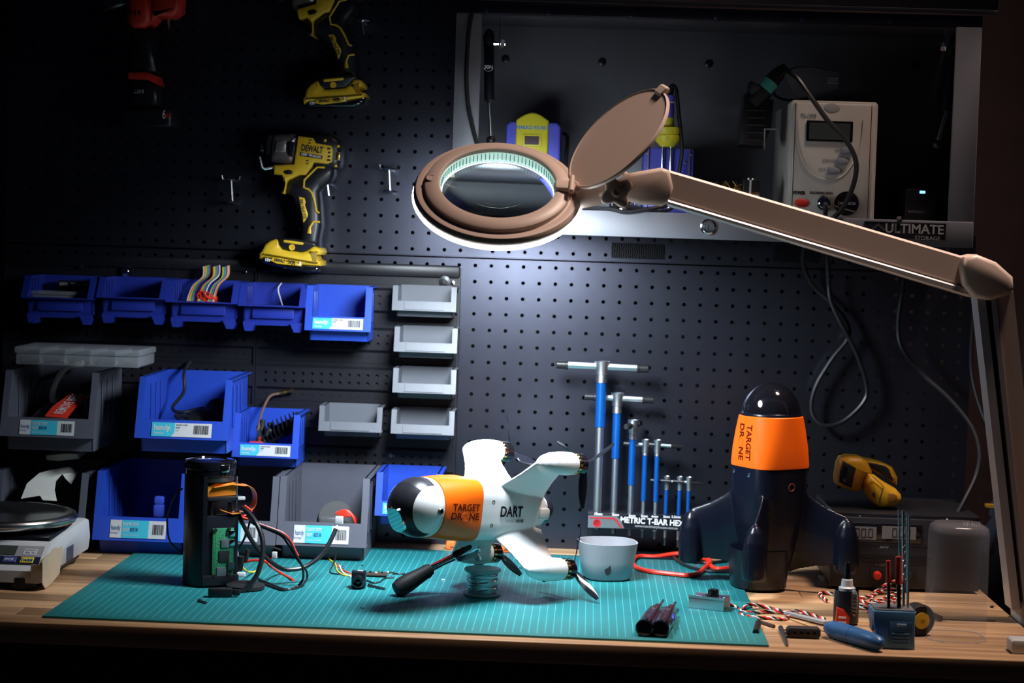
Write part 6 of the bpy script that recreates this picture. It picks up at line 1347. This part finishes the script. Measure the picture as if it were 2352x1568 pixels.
# ================================================================ blue block with rods and red test tips
p = on(2030, 1490, 0); e = on(2103, 1494, 0); Yb = p.y; zt = at(2065, 1404, Yb).z
blk = mat('block_blue', (.07, .22, .42), .45, 0, .06, 40)
bb = thing('drill_holder', 'light blue block standing at the front right of the bench', 'holder', ((p.x + e.x) / 2, Yb + .02, 0))
x0, x1 = at(2006, 1450, Yb).x, e.x
q = B(); q.prism([(p.x - .004, .0), (x1, .0), (x1 - .0015, .030), (x1 - .0005, zt), (x0 - .001, zt), (x0, .03)], Yb, Yb + .045, 'y', .0025); q.obj('body', blk, bb)
q = B(); q.rbox(x0 + .0015, x1 - .0015, Yb + .002, Yb + .043, zt, zt + .0016, .0005); q.obj('top_pad', mat('pad_grey', (.12, .12, .13), .6), bb)
q = B(); q.rbox(x0 + .018, x1 - .004, Yb - .0008, Yb + .002, .004, zt - .012, .001); fp_ = q.obj('front_face', mat('block_blue_dark', (.045, .15, .32), .45), bb)
q = B(); q.rbox(x0 + .028, x0 + .040, Yb - .0016, Yb, zt * .62, zt * .68, .0004); q.obj('light_tab', mat('tab_light', (.35, .5, .65), .5), fp_)
q = B(); q.rbox(x0 - .0006, x0 + .001, Yb + .006, Yb + .030, .020, zt - .010, .0004); q.obj('side_label', mat('label_navy', (.12, .16, .24), .5), bb)
for i in range(4):
    q = B(); q.tube([(x0 + .022, Yb - .0012, .008 + .004 * i), (x1 - .008, Yb - .0012, .008 + .004 * i)], .0006, 5); q.obj('ridge', blk, fp_)
R_ = [(2064, 1170, 2068, 1400, .0009, .018), (2075, 1172, 2075, 1405, .0019, .022), (2084, 1178, 2083, 1405, .0010, .028), (2089, 1182, 2085, 1408, .0012, .014)]
for i, (xa_, ya_, xb_, yb_, r, dy) in enumerate(R_):
    a, b_ = at(xa_, ya_, Yb + dy), at(xb_, yb_, Yb + dy); b_.z = zt; q = B(); q.cyl(b_, a, r, 8)
    if i == 1: q.tube([b_ + (a - b_) * (t / 60 * .6 + .3) + V((r * .9 * cos(t * .9), r * .9 * sin(t * .9), 0)) for t in range(61)], .0006, 5)
    tag(q.obj('drill_bit', steel), ('thin plain rod at the left', 'thick fluted drill', 'thin rod behind the fluted drill', 'thin plain rod at the right')[i] + ' in the blue block', 'drill bit', 'steel rods in the blue block')
for i, (xa_, ya_, yb_, yc_, r) in enumerate(((2040, 1287, 1338, 1378, .0035), (2063, 1278, 1340, 1395, .0044))):
    a, b_, c = at(xa_, ya_, Yb + .012), at(xa_ + 1, yb_, Yb + .012), at(xa_ + 2, yc_, Yb + .012)
    t = thing('test_probe', ('shorter', 'taller')[i] + ' red-capped probe standing in the blue block', 'probe', (c.x, Yb + .012, zt), None, 'red-capped probes')
    q = B(); q.lathe([(r * 1.15, 0), (r * .85, (a - b_).length * .35), (r * .8, (a - b_).length)], b_, a - b_, 16); q.obj('red_cap', mat('probe_red', (.42, .035, .03), .5), t)
    q = B(); q.cyl((c.x, Yb + .012, zt), b_, r * .62, 12); q.obj('shaft', gloss_black, t)
# ================================================================ clear cover
p = on(2192, 1462, 0); zt = at(2190, 1200, p.y).z; hw = .0375
cc_ = thing('clear_cover', 'tall clear plastic cover standing at the right of the bench', 'cover', (p.x, p.y, 0))
q = B(); prof = [(hw * 1.0, .0005), (hw, .01), (hw * .985, zt * .6), (hw * .975, zt - .012), (hw * .93, zt - .004), (hw * .75, zt), (.0005, zt + .001)]
q.loft([[(p.x + x, p.y + y_, z) for x, y_ in sup(r, 3.2, 48)] for r, z in prof], cap=False); q.obj('shell', clear, cc_, 50)
q = B(); q.tube([(p.x + x, p.y + y_, .0008) for x, y_ in sup(hw, 3.2, 48)], .0007, 5, 0, True); q.obj('rim', frost, cc_)
# tape measure behind it
p = on(2112, 1464, 0); tm = thing('tape_measure', 'black and yellow round tape between the blue block and clear cover', 'tape measure', (p.x, p.y + .02, 0))
q = B(); q.lathe([(.002, 0), (.018, 0), (.0205, .002), (.0205, .018), (.018, .02), (.002, .02)], (p.x - .004, p.y + .026, .0205), (.35, -1, .0), 28); q.obj('case', rubber, tm)
q = B(); q.lathe([(.0105, 0), (.0105, .0015), (.003, .002), (.003, .0005)], (p.x + .003, p.y + .0065, .0205), (.35, -1, 0), 24); q.obj('face', mat('face_yellow', (.75, .48, .03), .4), tm)
rod('scriber', 'thin dark rod lying behind the clear cover', [(2120, 1420), (2286, 1426)], .0011, dsteel, 'rod')
rod('cable_stub', 'short black cable between the block and the clear cover', [(2098, 1398), (2125, 1404), (2160, 1420)], .0042, cable_black, 'cable', 0, 8)
a = on(2275, 1393, 0.001); q = B(); q.cyl(a, a + V((.003, -.003, .001)), .0016, 8); tag(q.obj('wood_chip', ink), 'tiny dark crumb near the right edge of the bench', 'crumb')
a = on(2322, 1500, 0); q = B(); q.rbox(a.x, a.x + .045, a.y - .004, a.y + .026, 0, .017, .002); o = q.obj('eraser_block', white_pl); tag(o, 'pale grey block cut off at the right edge of the bench', 'block')
# ================================================================ bench power supply
YP = -.268
a, b_ = at(1912, 1200, YP), at(2254, 1200, YP); zt = at(2080, 1182, YP).z
ps = thing('power_supply', 'dark bench power supply with two number displays', 'power supply', ((a.x + b_.x) / 2, -.19, 0))
psm = mat('psu_dark', (.007, .007, .010), .42, 0, .15, 30, .08, 500)
q = B(); q.rbox(a.x, b_.x, YP + .004, -.075, .006, zt, .002); q.obj('case', psm, ps)
q = B(); q.rbox(a.x - .001, b_.x + .001, YP, YP + .006, .004, zt - .006, .0015); fp2 = q.obj('front_panel', mat('psu_front', (.018, .018, .023), .45), ps)
F_ = lambda px, py: at(px, py, YP)
c0, c1 = F_(1934, 1198), F_(2116, 1248); q = B(); q.rbox(c0.x, c1.x, YP - .0015, YP + .001, c1.z, c0.z, .0008); wn = q.obj('display_window', gloss_black, fp2)
lcdm = mat('lcd_pane', (.16, .145, .145), .4)
for (xa_, xb_, s_) in ((1943, 2012, '00.0'), (2026, 2103, '0.00')):
    c0, c1 = F_(xa_, 1207), F_(xb_, 1239); q = B(); q.box(c0.x, c1.x, YP - .0019, YP - .0014, c1.z, c0.z); l_ = q.obj('lcd', lcdm, wn)
    q = B(); n = 0; x = c0.x + (c1.x - c0.x) * .30; hh = (c0.z - c1.z) * .68; zz = (c0.z + c1.z) / 2; ww_ = hh * .52
    for ch in s_:
        if ch == '.': q.box(x - .0012, x, YP - .0024, YP - .0018, zz - hh / 2, zz - hh / 2 + .0014); x += .0012; continue
        for (bx0, bx1, bz0, bz1) in ((.1, .9, .46, .5), (.1, .9, -.5, -.46), (0, .12, .03, .45), (.88, 1, .03, .45), (0, .12, -.45, -.03), (.88, 1, -.45, -.03)):
            q.box(x + ww_ * bx0, x + ww_ * bx1, YP - .0024, YP - .0018, zz + hh * bz0 - (.0004 if abs(bz0) > .4 else 0), zz + hh * bz1 + (.0004 if abs(bz0) > .4 else 0))
        x += ww_ * 1.35
    q.obj('digits', ink, l_)
c = F_(2031, 1256); text('AMP', .0068, (c.x, YP - .0006, c.z), ink_grey, fp2)
c = F_(2022, 1297); text('+ 12V', .0058, (c.x, YP - .0006, c.z), ink_grey, fp2)
c = F_(2232, 1204); text('NP-9615', .0075, (c.x, YP - .0006, c.z), ink_grey, fp2, bold=.0002, sx=.9)
for py in (1249, 1272, 1281, 1290):
    c0, c1 = F_(1945, py), F_(2140, py); q = B(); q.box(c0.x, c1.x, YP - .0012, YP, c0.z - .0006, c0.z + .0006); q.obj('panel_ridge', black_plastic, fp2)
c0, c1 = F_(1998, 1303), F_(2102, 1345); q = B(); q.rbox(c0.x, c1.x, YP - .001, YP + .001, c1.z, c0.z, .0005); tb = q.obj('terminal_bay', ink, fp2)
for px, m_ in ((2014, cable_red), (2085, ink)):
    c = F_(px, 1320); q = B(); q.lathe([(.006, 0), (.006, .006), (.004, .007), (.004, .010)], (c.x, YP - .001, c.z), (0, -1, 0), 16); q.obj('terminal', m_, tb)
for px, py, Y in ((1978, 1168, -.30), (2178, 1180, -.30)):
    c = at(px, py, Y); q = B(); q.lathe([(.003, 0), (.0025, .0015), (.0005, .0016)], (c.x, Y, zt), (0, 0, 1), 10); q.obj('screw', chrome, ps)
for x in (a.x + .02, b_.x - .02):
    for y_ in (YP + .03, -.10):
        q = B(); q.lathe([(.009, 0), (.010, .006)], (x, y_, 0), (0, 0, 1), 16); q.obj('foot', rubber, ps)
PZ = zt
# ================================================================ infrared thermometer on the supply
I_ = (1840, 1020); KI = 3.92; YI2 = -.215
irt = thing('infrared_thermometer', 'yellow and grey infrared thermometer lying on the power supply', 'thermometer', (at(1990, 1160, YI2).x, YI2 + .03, PZ))
iry = mat('ir_yellow', (.80, .42, .02), .42, 0, .06, 40)
def irp(nm, pts, y0, y1, m_, bev=.004, par=None):
    q = B(); q.prism(pl(pts, YI2, I_, KI), YI2 + y0, YI2 + y1, 'y', bev); return q.obj(nm, m_, par or irt, 50)
irp('head_shell', [(372, 128), (440, 114), (545, 120), (600, 150), (650, 250), (640, 300), (585, 320), (540, 430), (470, 430), (400, 405), (330, 370), (324, 310), (345, 180)], 0, .052, iry, .010)
irp('nose_recess', [(378, 150), (440, 178), (497, 215), (475, 300), (455, 392), (395, 368), (343, 338), (352, 240)], -.0015, .01, rubber, .002)
irp('nose_lens', [(385, 190), (420, 205), (400, 345), (360, 325)], -.003, 0, gloss_black, .001)
irp('top_body', [(565, 142), (690, 168), (770, 190), (835, 215), (862, 265), (886, 312), (882, 385), (850, 360), (760, 300), (660, 250), (610, 200)], .012, .058, iry, .006)
irp('screen', [(592, 168), (700, 186), (770, 205), (800, 230), (845, 345), (800, 322), (720, 270), (640, 222)], .010, .03, rubber, .002)
hg = irp('handle', [(600, 265), (660, 275), (740, 335), (850, 398), (896, 450), (902, 490), (880, 532), (820, 560), (700, 566), (660, 540), (600, 480), (565, 405), (570, 330)], -.012, .036, iry, .010)
q = B(); pts = [at(I_[0] + u_ / KI, I_[1] + v_ / KI, YI2 - .0125) for u_, v_ in ((640, 290), (735, 375), (720, 450), (705, 510), (700, 562))]; q.tube(spl(pts, 6), .0005, 5); q.obj('seam', ink, hg)
irp('loop_hole', [(772, 432), (815, 432), (850, 450), (856, 478), (835, 502), (768, 520), (765, 480)], -.0135, -.010, mat('ir_amber', (.28, .11, .01), .5), .001, hg)
irp('screw_recess', [(636, 420), (652, 425), (652, 462), (640, 468), (630, 445)], -.0132, -.010, ink, .0005, hg)
# ================================================================ far right behind the bench
q = B(); q.box(.60, .72, -.06, -.045, at(2265, 1160, -.05).z - .0022, at(2265, 1160, -.05).z + .0022); tag(q.obj('yellow_rail', mat('rail_yellow', (.45, .22, .02), .5)), 'thin yellow bar behind the lamp arm at the right', 'bar')
rings = []
for k in range(9):
    z = -.02 + .155 * k / 8; r = .085 * (1 - .35 * (k / 8) ** 2); rings.append([(.70 + r * 1.1 * cos(2 * pi * i / 20) * (1 + .1 * sin(3 * i + k)), .0 + .035 * sin(2 * pi * i / 20), z) for i in range(20)])
rings = [[(x, y_, z - .28 if k == 0 else z) for x, y_, z in r] for k, r in enumerate(rings)]
q = B(); q.loft(rings); tag(q.obj('cloth_bag', mat('bag_navy', (.012, .016, .032), .8, 0, .3, 30, .4, 60)), 'dark blue bag in shadow beside the bench at the right', 'bag')
a, b_ = at(2322, 1340, -.10), at(2326, 1400, -.10); q = B(); q.cyl((b_.x, -.1, b_.z - .5), (a.x + .002, -.1, a.z), .0022, 8); tag(q.obj('wooden_dowel', mat('dowel', (.42, .26, .13), .6)), 'thin wooden dowel standing behind the bench at far right', 'dowel')
